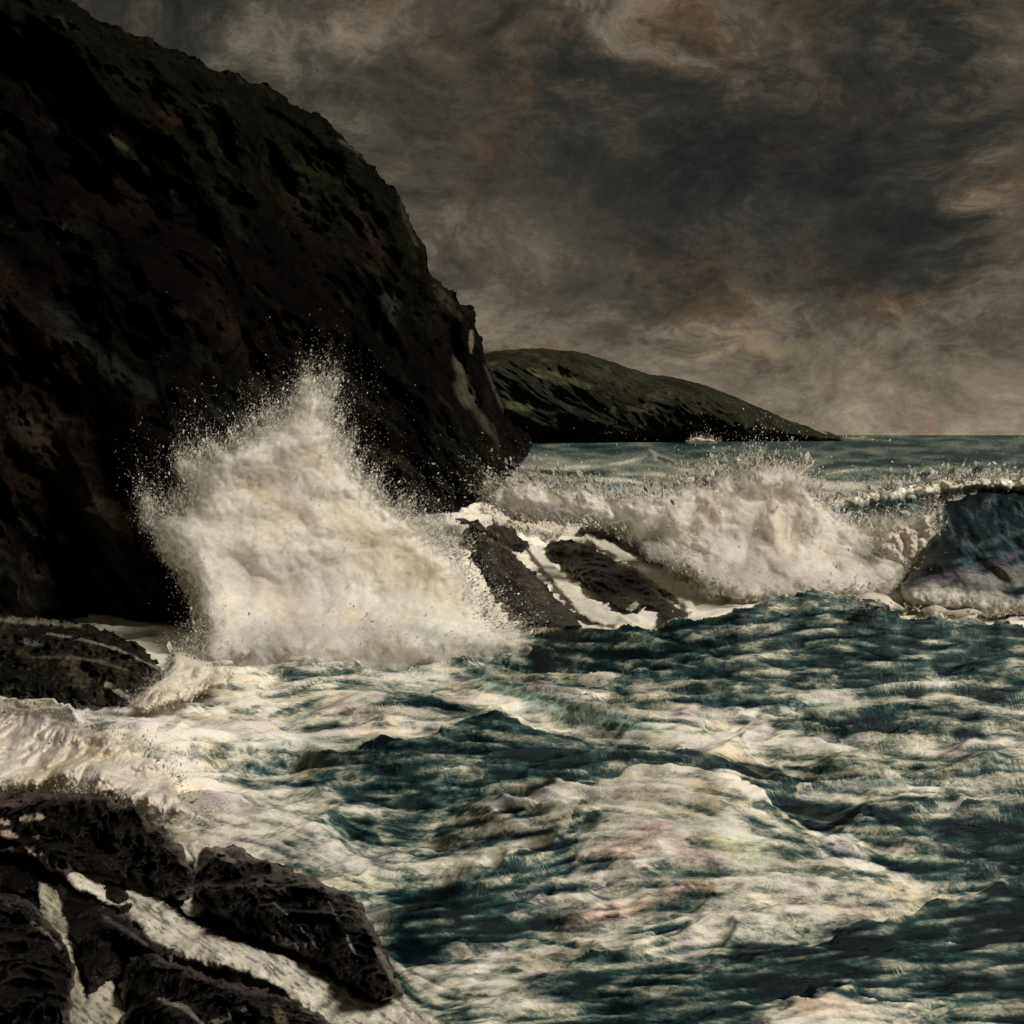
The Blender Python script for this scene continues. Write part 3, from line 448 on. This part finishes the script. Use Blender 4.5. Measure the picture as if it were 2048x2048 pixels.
# ------------------------------------------------------------------ rocks
def rock_col(dark=(.005,.004,.0035), light=(.03,.024,.018), strokes=(), rim_highlight=None):
    def f(pos, x, y, e):
        X, Y_, Z = pos.T; a_ = X*.8-Z*.6; b_ = X*.6+Z*.8; n = fbm(b_*.9, Y_*.5, a_*.35, 5, .6); n2 = fbm(b_*2.6+7, Y_*1.2, a_*.9, 4, .6)
        c = np.array(dark)+sst(n, 0, .9)[:, None]*(np.array(light)-np.array(dark))*.55+sst(n2, .4, 1.)[:, None]*np.array([.012,.010,.007])
        if rim_highlight:
            k = (sst(e+.25*n2, .28, .05)*rim_highlight)[:, None]; c = c*(1-k)+np.array([.11,.09,.085])*k  # mauve highlight painted along the rock's outline
        return np.clip(paint(c, x, y, list(strokes), n2), .003, 1)
    return f
def rock(poly, T, D, label, colf, group=None, lift=0., lump=.5, name='rock', rz=1.0, mat=None, step=1.1, edge=(4.2, .09), fn=None, back=1.5):
    q = np.array(poly)*K; c = q.mean(0); Y0 = float(fn(c[0], c[1])) if fn else float(seaY(np.array(c[0]), np.array(c[1])))-lift
    dep = fn if fn else (lambda u, v: seaY(u, v)-lift)
    def lf(Pp, u, v):
        a_ = Pp[..., 0]*.8-Pp[..., 2]*.6; b_ = Pp[..., 0]*.6+Pp[..., 2]*.8
        return lump*T*((fbm(b_*rz*1.1, Pp[..., 1]*rz*.4, a_*rz*.38, 4, .52, 'r')-.9)*1.0+.22*fbm(b_*rz*3, Pp[..., 1]*rz*2, a_*rz*1.6, 3, .6))
    loc = P(np.array(c[0]), np.array(c[1]), Y0); loc[2] = 0
    o, info = pillow(name, poly, dep, T, D, step, mat or M_ROCK, colf, None, lf, edge, 1, back, tuple(loc))
    tag(o, label, 'rock' if name == 'rock' else name.replace('_', ' '), group); return o, info
FOAMC = (.62,.57,.44); G1 = 'rocks of the reef below the headland'; G2 = 'foreground shore rocks'
rock([(850,965),(905,1000),(955,1030),(1008,1080),(1050,1132),(1090,1165),(1096,1184),(1040,1176),(1010,1186),(958,1150),(928,1108),(905,1062),(870,1012)], 1.3, 16, 'long brown slab of rock sloping down beside the tall burst of spray',
     rock_col((.006,.0045,.0035),(.035,.025,.017),[([(930,1045),(985,1085),(1030,1130)],16,(.05,.036,.024),.7),([(900,1010),(960,1030),(1020,1075)],6,(.14,.10,.06),.6),([(950,1140),(1010,1165),(1060,1180)],12,(.006,.005,.005),.8)]), G1, .9, .35, rz=.7)
rock([(1020,1035),(1050,1020),(1105,1022),(1160,1058),(1225,1098),(1280,1145),(1305,1166),(1265,1166),(1225,1140),(1190,1158),(1150,1135),(1105,1105),(1066,1070)], 1.2, 13, 'black wet rock streaked with foam, largest of the reef among white water',
     rock_col((.004,.003,.002),(.018,.014,.008),[([(1140,1030),(1200,1075),(1260,1110)],6,FOAMC,.8),([(1180,1160),(1200,1140)],7,FOAMC,.6),([(1230,1110),(1280,1145)],5,(.25,.24,.2),.5)]), G1, .8, .5)
rock([(1130,995),(1180,1000),(1225,1030),(1262,1062),(1235,1066),(1190,1040),(1150,1018)], .7, 8, 'narrow dark rock with brown end, furthest right of the reef under the breaker', rock_col((.008,.006,.005),(.035,.026,.021)), G1, .5, .5)
rock([(1035,925),(1060,915),(1092,922),(1090,945),(1055,948)], .8, 8, 'small dark rock standing alone in foam below the white capped wave', rock_col(), G1, .5, .5)
rock([(945,962),(975,958),(1003,970),(1005,988),(970,992)], .7, 8, 'small black rock in the foam at the foot of the cliff tip', rock_col(), G1, .5, .5)
rock([(862,980),(905,975),(955,998),(1000,1020),(1000,1036),(960,1028),(905,1000)], .9, 9, 'rust brown ledge of rock between the cliff foot and the long slab', rock_col((.010,.007,.005),(.05,.035,.026),[([(890,990),(940,1010)],5,(.16,.13,.06),.6)]), G1, 1.6, .5)
rock([(1085,1000),(1120,990),(1170,1008),(1150,1022),(1110,1015)], .5, 6, 'low flat rock half buried in foam just above the black wet rock', rock_col(), G1, .4, .5)
rock([(-200,1165),(-20,1160),(90,1165),(190,1185),(262,1215),(312,1262),(322,1292),(270,1308),(235,1340),(150,1336),(100,1345),(50,1328),(-20,1345),(-200,1350)], 2.0, 26, 'rounded olive black rock at the left edge with water sheeting over its back',
     rock_col((.007,.0065,.0045),(.035,.032,.020),[([(0,1170),(80,1172),(150,1180)],6,(.22,.2,.15),.6),([(90,1195),(200,1215),(300,1262)],3,(.25,.24,.2),.6),([(60,1240),(160,1240),(260,1270)],3,(.12,.12,.09),.5),([(40,1210),(80,1215)],7,(.10,.10,.10),.6),([(120,1240),(160,1290)],20,(.07,.055,.04),.5),([(200,1290),(250,1320)],8,(.35,.33,.27),.5)]), 'shore rocks', .6, .3, fn=lambda u, v: 43.2-(v-615)*.072+0*u)
def dfg(off): return lambda u, v: H*F/(np.maximum(v, 700)-V0+0)*1.0*(1-off)
fgc = lambda S: rock_col((.004,.0032,.003),(.012,.010,.009), S, .5)
rock([(-220,1560),(0,1560),(200,1600),(330,1640),(400,1690),(520,1770),(640,1830),(700,1890),(760,1950),(760,2060),(-220,2060)], .3, 20, 'low wet black ledge under the cream water, between the large foreground rocks', fgc([]), G2, .22, .4, rz=1.9, edge=(4.5, .055), step=1.4)
rock([(-220,1500),(0,1497),(60,1490),(110,1497),(190,1494),(250,1520),(300,1560),(345,1600),(370,1650),(365,1690),(330,1700),(280,1690),(230,1660),(150,1640),(110,1660),(70,1620),(0,1600),(-220,1640)], 1.0, 26, 'dark rounded rock with dusky mauve back, uppermost of the foreground rocks',
     fgc([([(5,1515),(60,1512)],9,(.10,.07,.07),.6),([(40,1545),(80,1540)],8,(.45,.40,.28),.7),([(60,1565),(70,1580)],8,(.30,.28,.2),.6),([(0,1548),(15,1552)],7,(.4,.33,.28),.8),([(5,1572),(30,1578)],8,(.42,.34,.28),.8),([(20,1600),(60,1615),(95,1640)],9,(.32,.25,.22),.7)]), G2, .9, .6, rz=1.7, edge=(4.5, .055), step=1.3)
rock([(355,1650),(385,1600),(420,1592),(480,1618),(560,1645),(640,1675),(690,1712),(712,1765),(740,1820),(760,1870),(745,1892),(700,1882),(650,1850),(620,1820),(540,1790),(470,1760),(420,1735),(375,1700)], 1.0, 26, 'long black hump of rock at the waterline, furthest right of the foreground rocks',
     fgc([([(400,1605),(440,1625)],7,(.22,.18,.17),.6),([(500,1690),(560,1740),(600,1790)],2,(.14,.14,.15),.6),([(620,1700),(650,1760),(670,1800)],2.2,(.2,.2,.2),.6),([(405,1700),(430,1730),(440,1750)],3,(.14,.15,.15),.6),([(710,1790),(740,1840),(755,1870)],7,(.22,.2,.17),.6)]), G2, .9, .6, rz=1.7, edge=(4.5, .055), step=1.3)
rock([(225,1850),(245,1805),(290,1795),(350,1825),(410,1850),(475,1858),(530,1880),(600,1900),(640,1950),(640,2040),(200,2040),(230,1930)], .8, 22, 'broken dark rock at the bottom edge between two runs of cream water',
     fgc([([(370,1840),(430,1850),(480,1870)],12,(.055,.035,.035),.7),([(300,1885),(350,1900),(380,1930)],6,(.20,.19,.16),.7),([(400,1930),(460,1905)],7,(.20,.19,.15),.6),([(520,1900),(540,1940)],10,(.14,.11,.07),.6),([(290,1800),(350,1820)],10,(.06,.05,.05),.6)]), G2, .8, .65, rz=1.9, edge=(4.5, .055), step=1.3)
rock([(-220,1660),(-20,1680),(40,1690),(90,1730),(130,1790),(145,1850),(130,1900),(140,2040),(-220,2040)], .9, 24, 'large black rock in the bottom left corner with pale flecked shoulder',
     fgc([([(60,1740),(100,1770),(120,1800)],6,(.18,.14,.13),.6),([(20,1640),(50,1660)],5,(.12,.1,.08),.5)]), G2, .8, .6, rz=1.7, edge=(4.5, .055), step=1.3)
rock([(175,1720),(200,1708),(240,1735),(290,1770),(340,1800),(310,1815),(250,1790),(200,1760)], .35, 9, 'small grey streaked rock lying in the cream water run', fgc([([(185,1725),(240,1755),(280,1785)],5,(.10,.10,.085),.6)]), G2, .75, .4, rz=2)
rock([(180,1650),(215,1645),(245,1670),(255,1710),(235,1725),(205,1700)], .3, 8, 'dark stone parting the cream water beneath the uppermost rock', rock_col(), G2, .72, .4, rz=2)
rock([(-40,1620),(30,1632),(75,1665),(60,1690),(0,1672),(-40,1670)], .3, 8, 'small wedge of dark rock at the left edge between two larger rocks', rock_col(), G2, .75, .4, rz=2)
rock([(150,1780),(185,1760),(225,1800),(235,1850),(205,1850),(175,1880),(155,1850)], .4, 9, 'dark rib of rock dividing the two runs of water near the bottom left', rock_col(), G2, .7, .4, rz=2)
for nm, pl in (('thin white sheet of foam sliding between the long slab and the black wet rock', [(985,1005),(1015,1030),(1050,1070),(1085,1105),(1130,1140),(1190,1168),(1180,1182),(1110,1178),(1075,1140),(1035,1090),(1000,1045)]),
               ('narrow white ribbon of foam running along the upper side of the black wet rock', [(1095,1000),(1140,1018),(1190,1042),(1240,1080),(1290,1120),(1320,1150),(1300,1152),(1255,1118),(1200,1078),(1150,1045),(1100,1018)])):
    o_, _ = pillow('water_run', pl, lambda u, v: seaY(u, v)-1.2, .25, 6, 1.1, M_FOAM, lambda pos, x, y, e: np.array([.78,.75,.64])*(1+.15*fbm((x*.62-y*.78)*.08, (x*.78+y*.62)*.02, 0*x, 4, .6))[:, None], None, None, (2.5, .08)); tag(o_, nm, 'water run')
# ---- water running over the rocks
def foam_col(base=(.52,.46,.32), strokes=()):
    def f(pos, x, y, e):
        X, Y_, Z = pos.T; n = fbm((x*.62-y*.78)*.05, (x*.78+y*.62)*.012, 0*x, 5, .6); n2 = fbm((x*.62-y*.78)*.14, (x*.78+y*.62)*.045, 0*x+3, 5, .65)
        c = np.array(base)*(1+.28*n+.30*n2)[:, None]; k = sst(n, .2, .8)[:, None]*.5; c = c*(1-k)+np.array([.50,.43,.40])*k
        k = sst(n2+.6*n, -.15, -.7)[:, None]*.7; c = c*(1-k)+np.array([.10,.10,.07])*k
        return np.clip(paint(c, x, y, list(strokes), n2), .004, .85)
    return f
def run(poly, T, D, label, colf, lift, rz=1.2): return rock(poly, T, D, label, colf, 'water running over the foreground rocks', lift, .35, 'water_run', rz, M_FOAM, 1.3, (3, .06))
run([(100,1650),(140,1625),(200,1640),(280,1640),(300,1680),(330,1715),(400,1755),(470,1780),(560,1800),(640,1850),(700,1890),(780,1890),(860,1935),(900,2040),(620,2040),(560,1900),(480,1840),(400,1830),(330,1810),(270,1770),(230,1720),(160,1690)], .25, 12,
    'broad cream run of foaming water pouring down between the foreground rocks', foam_col((.66,.63,.52),[([(330,1700),(360,1730)],12,(.10,.11,.11),.7),([(380,1760),(430,1775)],12,(.35,.26,.24),.6)]), .68)
run([(60,1660),(110,1670),(125,1720),(140,1800),(165,1870),(180,1950),(180,2040),(120,2040),(125,1930),(110,1820),(80,1740)], .22, 9, 'narrow dim cream trickle falling past the bottom left rock', foam_col((.38,.36,.27)), .68)
run([(170,1850),(205,1835),(230,1870),(245,1930),(250,2040),(140,2040),(150,1930)], .22, 9, 'short fan of cream water at the bottom edge beside the dark rib', foam_col((.50,.47,.36)), .68)
run([(340,1580),(385,1585),(405,1605),(390,1650),(365,1690),(395,1710),(370,1740),(335,1720),(350,1680),(365,1640)], .22, 8, 'thin pale spill dropping through the notch between the two big rocks', foam_col((.52,.49,.40)), .85)
# ------------------------------------------------------------------ spray
def spray_col(base, sh=(.62,.56,.55), strokes=()):
    def f(pos, x, y, e):
        X, Y_, Z = pos.T; n = fbm(X*.28, Y_*.28, Z*.28, 5, .6); n2 = fbm(X*.5+20, Y_*.5, Z*.5, 5, .62)
        c = np.array(base)+0*n[:, None]; k = sst(n, .05, .8)[:, None]*.65; c = c*(1-k)+np.array(sh)*k; k = sst(n2, .1, .8)[:, None]*.6; c = c*(1-k)+np.array([.70,.60,.40])*k
        return np.clip(paint(c, x, y, list(strokes), n2, 0), .004, .9)
    return f
def flecks(name, info, parent, N, org, size, spread, colr, up=.6, tail=1.0, edgeb=5.0):
    pos, e, u, v = info; w = (1.02-e)**edgeb+.006; i = rng.choice(len(pos), N, p=w/w.sum()); p = pos[i]
    dirv = p-np.array(org); dirv[:, 2] += up*np.abs(dirv[:, 2]).mean(); dirv /= np.linalg.norm(dirv, axis=1)[:, None]
    off = np.abs(rng.normal(size=N))**1.6*spread; p = p+dirv*off[:, None]+rng.normal(size=(N, 3))*spread*.18
    nj = max(N//140, 8); js = rng.choice(len(pos), nj, p=w/w.sum()); jd = pos[js]-np.array(org); jd[:, 2] += up*np.abs(jd[:, 2]).mean(); jd /= np.linalg.norm(jd, axis=1)[:, None]; jd += rng.normal(size=(nj, 3))*.22
    jl = spread*(1+2.2*rng.random(nj)); nk = N//3; ji = rng.integers(0, nj, nk); tj = rng.random(nk)**1.3     # a third of the drops fly in thrown jets
    p[:nk] = pos[js][ji]+jd[ji]*(tj*jl[ji])[:, None]+rng.normal(size=(nk, 3))*(.05+.16*tj)[:, None]*spread*.6; p[:nk, 2] -= .22*jl[ji]*tj**2; dirv[:nk] = jd[ji]/np.linalg.norm(jd[ji], axis=1)[:, None]; off[:nk] = tj*spread*1.6
    jit = rng.normal(size=(N, 3))*.35; ax = dirv+jit; ax /= np.linalg.norm(ax, axis=1)[:, None]
    s_ = size*np.exp(rng.normal(size=N)*.65)*np.clip(1.2-off/(spread*2.4), .18, 1.2); b_ = np.cross(ax, rng.normal(size=(N, 3))); b_ /= np.linalg.norm(b_, axis=1)[:, None]
    L = (s_*tail)[:, None]; Wd = (s_*.42)[:, None]
    vt = np.stack([p-ax*L, p+b_*Wd, p+ax*L*.8, p-b_*Wd], 1); vt = vt.reshape(-1, 3); f = np.arange(4*N).reshape(N, 4)
    c = np.array(colr)*(1+.15*rng.normal(size=(N, 1))); c = np.repeat(np.clip(c, .05, .9), 4, 0)
    o = mesh_obj(name, vt-np.array(parent.location), f, M_DROP, None, c); o.parent = parent; o['kind'] = 'stuff'
    nrm = dirv*.7+np.array([.35, -.35, .5]); nrm /= np.linalg.norm(nrm, axis=1)[:, None]; o.data.normals_split_custom_set_from_vertices(np.repeat(nrm, 4, 0).tolist())
    return o
def lump_spray(a, sc): return lambda Pp, u, v: a*(fbm(Pp[..., 0]*sc, Pp[..., 1]*sc*.6, Pp[..., 2]*sc, 5, .48, 'b')-.5)
def burst(label, poly, depth, T, D, base, lump, org, N, size, spread, colr, group=None, step=1.2, mist=0, thin=None, **kw):
    q = np.array(poly)*K; c = q.mean(0); Yc = float(depth(c[0], c[1])); loc = P(np.array(c[0]), np.array(q[:, 1].max()), Yc)
    r = empty('spray_burst', tuple(loc), label, 'spray', group)
    o, info = pillow('spray_body', poly, depth, T, D, step, M_SPRAY, base, None, lump, (min(9, D*.3), .04 if D > 10 else .09), 2, 1.0, None, thin); o.parent = r; o.location = -Vector(loc)
    if mist:
        o, _ = pillow('mist', poly, lambda u, v: depth(u, v)-.2, T+.6, D*1.1, step*1.6, M_MIST, base, None, lump, (11, .03), 2, 1.0, grow=mist); o.parent = r; o.location = -Vector(loc)
    if mist and thin:
        o, _ = pillow('base_mist', [(320,1225),(500,1190),(700,1188),(840,1205),(940,1240),(880,1262),(780,1280),(700,1300),(450,1300),(340,1275)], lambda u, v: 43.6-sst(v, 640, 690)*2.5, 1.6, 22, step*1.4, M_MIST, base, None, lump, (8, .05), 2, 1.0); o.parent = r; o.location = -Vector(loc)
    flecks('droplets', info, r, N, org, size, spread, colr, **kw)
    if mist: flecks('drifting_drops', info, r, N//4, org, size*.75, spread*2.6, colr, edgeb=4)
    return r, info
dS = lambda u, v: 47.5-sst(v, 590, 670)*4+(V0+60-v)*.004+(u-270)*.012+0*v
poly_main = [(330,1245),(385,1225),(362,1130),(322,1055),(262,975),(285,945),(345,970),(350,905),(335,872),(385,855),(440,832),(480,805),(525,785),(555,760),(572,722),(600,722),(622,745),(628,790),(640,840),(672,880),(700,925),(740,955),(800,985),(850,1030),(880,1080),(905,1130),(935,1180),(1000,1205),(1070,1228),(960,1245),(900,1252),(700,1262),(500,1262),(350,1265)]
main_shading = [([(480,1200),(600,1190),(740,1200)],50,(.56,.53,.52),.6),([(460,1080),(560,1100),(640,1120)],70,(.60,.57,.55),.5),([(480,900),(540,920),(580,960)],45,(.50,.45,.46),.5),([(640,960),(700,1010),(800,1080),(860,1130)],45,(.80,.74,.56),.6),([(650,1060),(690,1075)],25,(.85,.83,.80),.7),([(560,800),(600,770)],25,(.75,.70,.55),.6),([(760,1180),(850,1210),(950,1230)],16,(.45,.50,.45),.5),([(690,1210),(800,1250)],20,(.62,.52,.36),.5)]  # painted shading: grey at lower left, cream light on the right, some tints
burst('tall cream burst of spray exploding against the dark cliff', poly_main, dS, 2.6, 34, spray_col((.90,.88,.80), (.76,.73,.73), main_shading), lump_spray(.55, .26), (-14, 47, -3), 80000, .030, .75, (.80,.77,.68), mist=9, thin=lambda x, y: .42+.58*sst(x+.25*(y-1000), 290, 520)-.45*sst(y, 1185, 1255))
dB = lambda u, v: 66+(u-700)*.006-sst(v, 530, 610)*9
poly_br = [(900,945),(950,915),(1010,903),(1080,922),(1180,932),(1260,928),(1320,905),(1370,892),(1430,876),(1500,886),(1545,925),(1575,960),(1620,985),(1680,975),(1735,965),(1748,1010),(1742,1060),(1700,1105),(1620,1140),(1560,1130),(1500,1152),(1430,1135),(1380,1140),(1300,1105),(1240,1055),(1180,1010),(1100,985),(1020,985),(940,975)]
br_shading = [([(1250,1060),(1400,1080),(1550,1100)],34,(.58,.53,.52),.6),([(1330,1010),(1420,1030),(1500,1060)],34,(.62,.57,.54),.5),([(1300,950),(1450,930),(1550,960)],30,(.8,.75,.62),.5),([(1620,1000),(1700,1020)],30,(.76,.72,.58),.5)]  # painted shading: mauve-grey shade low down, cream light on top
burst('rolling bank of spray thrown up by the breaking wave on the right', poly_br, dB, 3.0, 26, spray_col((.90,.88,.80), (.78,.74,.72), br_shading), lump_spray(1.1, .25), (14, 66, -3), 40000, .06, .8, (.76,.72,.62), mist=6)
# ---- the unbroken shoulder of the breaker and its curling lip
lump_face = lambda Pp, u, v: (1.4-sst(v, 560, 600))*fbm((Pp[..., 0]*.6+Pp[..., 2]*.8)*.14, Pp[..., 1]*.1, (Pp[..., 0]*.8-Pp[..., 2]*.6)*.5, 4, .5)
def wave_col(pos, x, y, e):
    X, Y_, Z = pos.T; a = X*.8-Z*.6; b_ = X*.6+Z*.8; n = fbm(b_*.22, Y_*.2, a*1.3, 5, .6); n2 = fbm(X*.6, Y_*.6, Z*.6, 4, .6)
    c = np.array([.004,.010,.014])+sst(n, .2, 1.)[:, None]*np.array([.05,.085,.09])+sst(n2, .2, .8)[:, None]*np.array([.004,.012,.013])
    return paint(c, x, y, [([(1730,1100),(1800,1090),(1932,1040)],12,(.14,.12,.17),.5),([(1850,1030),(1900,1010),(1932,1000)],9,(.08,.12,.13),.5),([(1740,1120),(1850,1105),(1950,1080),(2100,1080)],26,(.3,.3,.27),.5),([(1700,1120),(1800,1140),(2100,1150)],26,(.6,.57,.5),.7),([(1800,1060),(1860,1045),(1900,1050)],6,(.05,.10,.11),.7)], n2)
bw = empty('breaking_wave', tuple(P(np.array(980.), np.array(590.), 66)), 'dark teal breaking wave rearing at the right edge with white curling lip', 'wave')
o, inf = pillow('wave_face', [(1690,1110),(1738,1060),(1735,1000),(1750,968),(1772,950),(1806,943),(1838,928),(1868,924),(1896,934),(1932,928),(2100,922),(2200,960),(2200,1190),(1900,1170),(1780,1160),(1710,1140)], lambda u, v: 66.5+0*u-sst(v, 490, 625)*13, 3.2, 34, 1.3, M_WAVE, wave_col, None, lump_face, (3, .05), 1); o.parent = bw; o.location = -Vector(bw.location)
def lip_col(pos, x, y, e):
    X, Y_, Z = pos.T; n = fbm((X*.75+Z*.66)*1.6, Y_*.3, (X*.66-Z*.75)*.35, 5, .6); k = sst(n, -.2, .7)[:, None]; top = sst(y-np.interp(x, [1540,1700,1850,1932], [945,925,905,905]), 22, 2)[:, None]
    c = np.array([.05,.11,.12])*(1-k)+np.array([.50,.55,.50])*k; return c*(1-top)+np.array([.76,.72,.60])*top
o, inf = pillow('curling_lip', [(1530,945),(1580,940),(1640,930),(1720,912),(1800,905),(1850,898),(1932,902),(2100,900),(2200,910),(2190,945),(1932,935),(1860,925),(1790,935),(1750,955),(1735,990),(1700,1010),(1640,1005),(1580,980)], lambda u, v: 67.5+0*u, 1.6, 12, 1.2, M_WAVE, lip_col, None, lump_spray(.6, .6), (3, .06), 1); o.parent = bw; o.location = -Vector(bw.location)
flecks('droplets', inf, bw, 9000, (28, 66, 0), .09, .6, (.74,.72,.64))
def small(label, poly, Y, T, D, N, size, spread, col=(.74,.69,.58), group='small bursts of spray', lumpa=.5, step=1.1, sc=.6):
    q = np.array(poly)*K; d = (lambda u, v: Y+0*u) if Y else (lambda u, v: seaY(u, v)-.8); Yc = Y or float(seaY(np.array(q[:, 0].mean()), np.array(q[:, 1].max()))); o3 = P(np.array(q[:, 0].mean()), np.array(q[:, 1].max()+30), Yc)
    return burst(label, poly, d, T, D, spray_col(col), lump_spray(lumpa, sc), tuple(o3), N, size, spread, (.74,.70,.60), group, step)
small('skirt of torn foam along the foot of the dark breaking wave', [(1600,1120),(1680,1095),(1740,1085),(1800,1100),(1870,1085),(1950,1070),(2100,1080),(2100,1150),(1930,1160),(1820,1165),(1700,1155),(1620,1150)], None, .35, 14, 6000, .035, .5, lumpa=.25, sc=1.2)
small('shred of white spray at the left edge of the dark breaking wave', [(1660,1000),(1715,970),(1758,950),(1790,958),(1772,1000),(1776,1050),(1752,1095),(1745,1125),(1680,1130),(1640,1070)], 61, 1.0, 22, 8000, .03, .8, lumpa=.5)
small('heap of white foam surging at the left edge under the olive rock', [(-150,1340),(-20,1330),(50,1325),(100,1350),(170,1372),(250,1390),(300,1430),(330,1470),(370,1520),(420,1560),(330,1560),(250,1520),(120,1492),(-150,1490)], None, .7, 22, 16000, .014, .35, lumpa=.35, sc=.9)
small('pale foam washing round the tip of the olive rock', [(230,1340),(290,1285),(330,1240),(300,1205),(350,1225),(420,1255),(440,1290),(380,1310),(330,1330),(270,1350)], None, .6, 12, 9000, .016, .3, lumpa=.3, sc=.9)
small('white foam bursting between the cliff tip and the reef', [(905,960),(940,935),(990,925),(1040,950),(1070,990),(1060,1020),(1010,1010),(960,1000),(920,985)], None, .8, 12, 9000, .045, .45, lumpa=.4)
small('tiny puff of spray at the foot of the distant headland', [(1290,838),(1300,826),(1318,822),(1345,828),(1370,836)], 1200, 6, 4, 900, .5, 3, lumpa=2, step=.8, sc=.05)
small('thin line of surf off the point of the distant headland', [(1580,832),(1596,820),(1612,824),(1650,830),(1700,833)], 1400, 5, 4, 700, .5, 3, lumpa=2, step=.8, sc=.05)
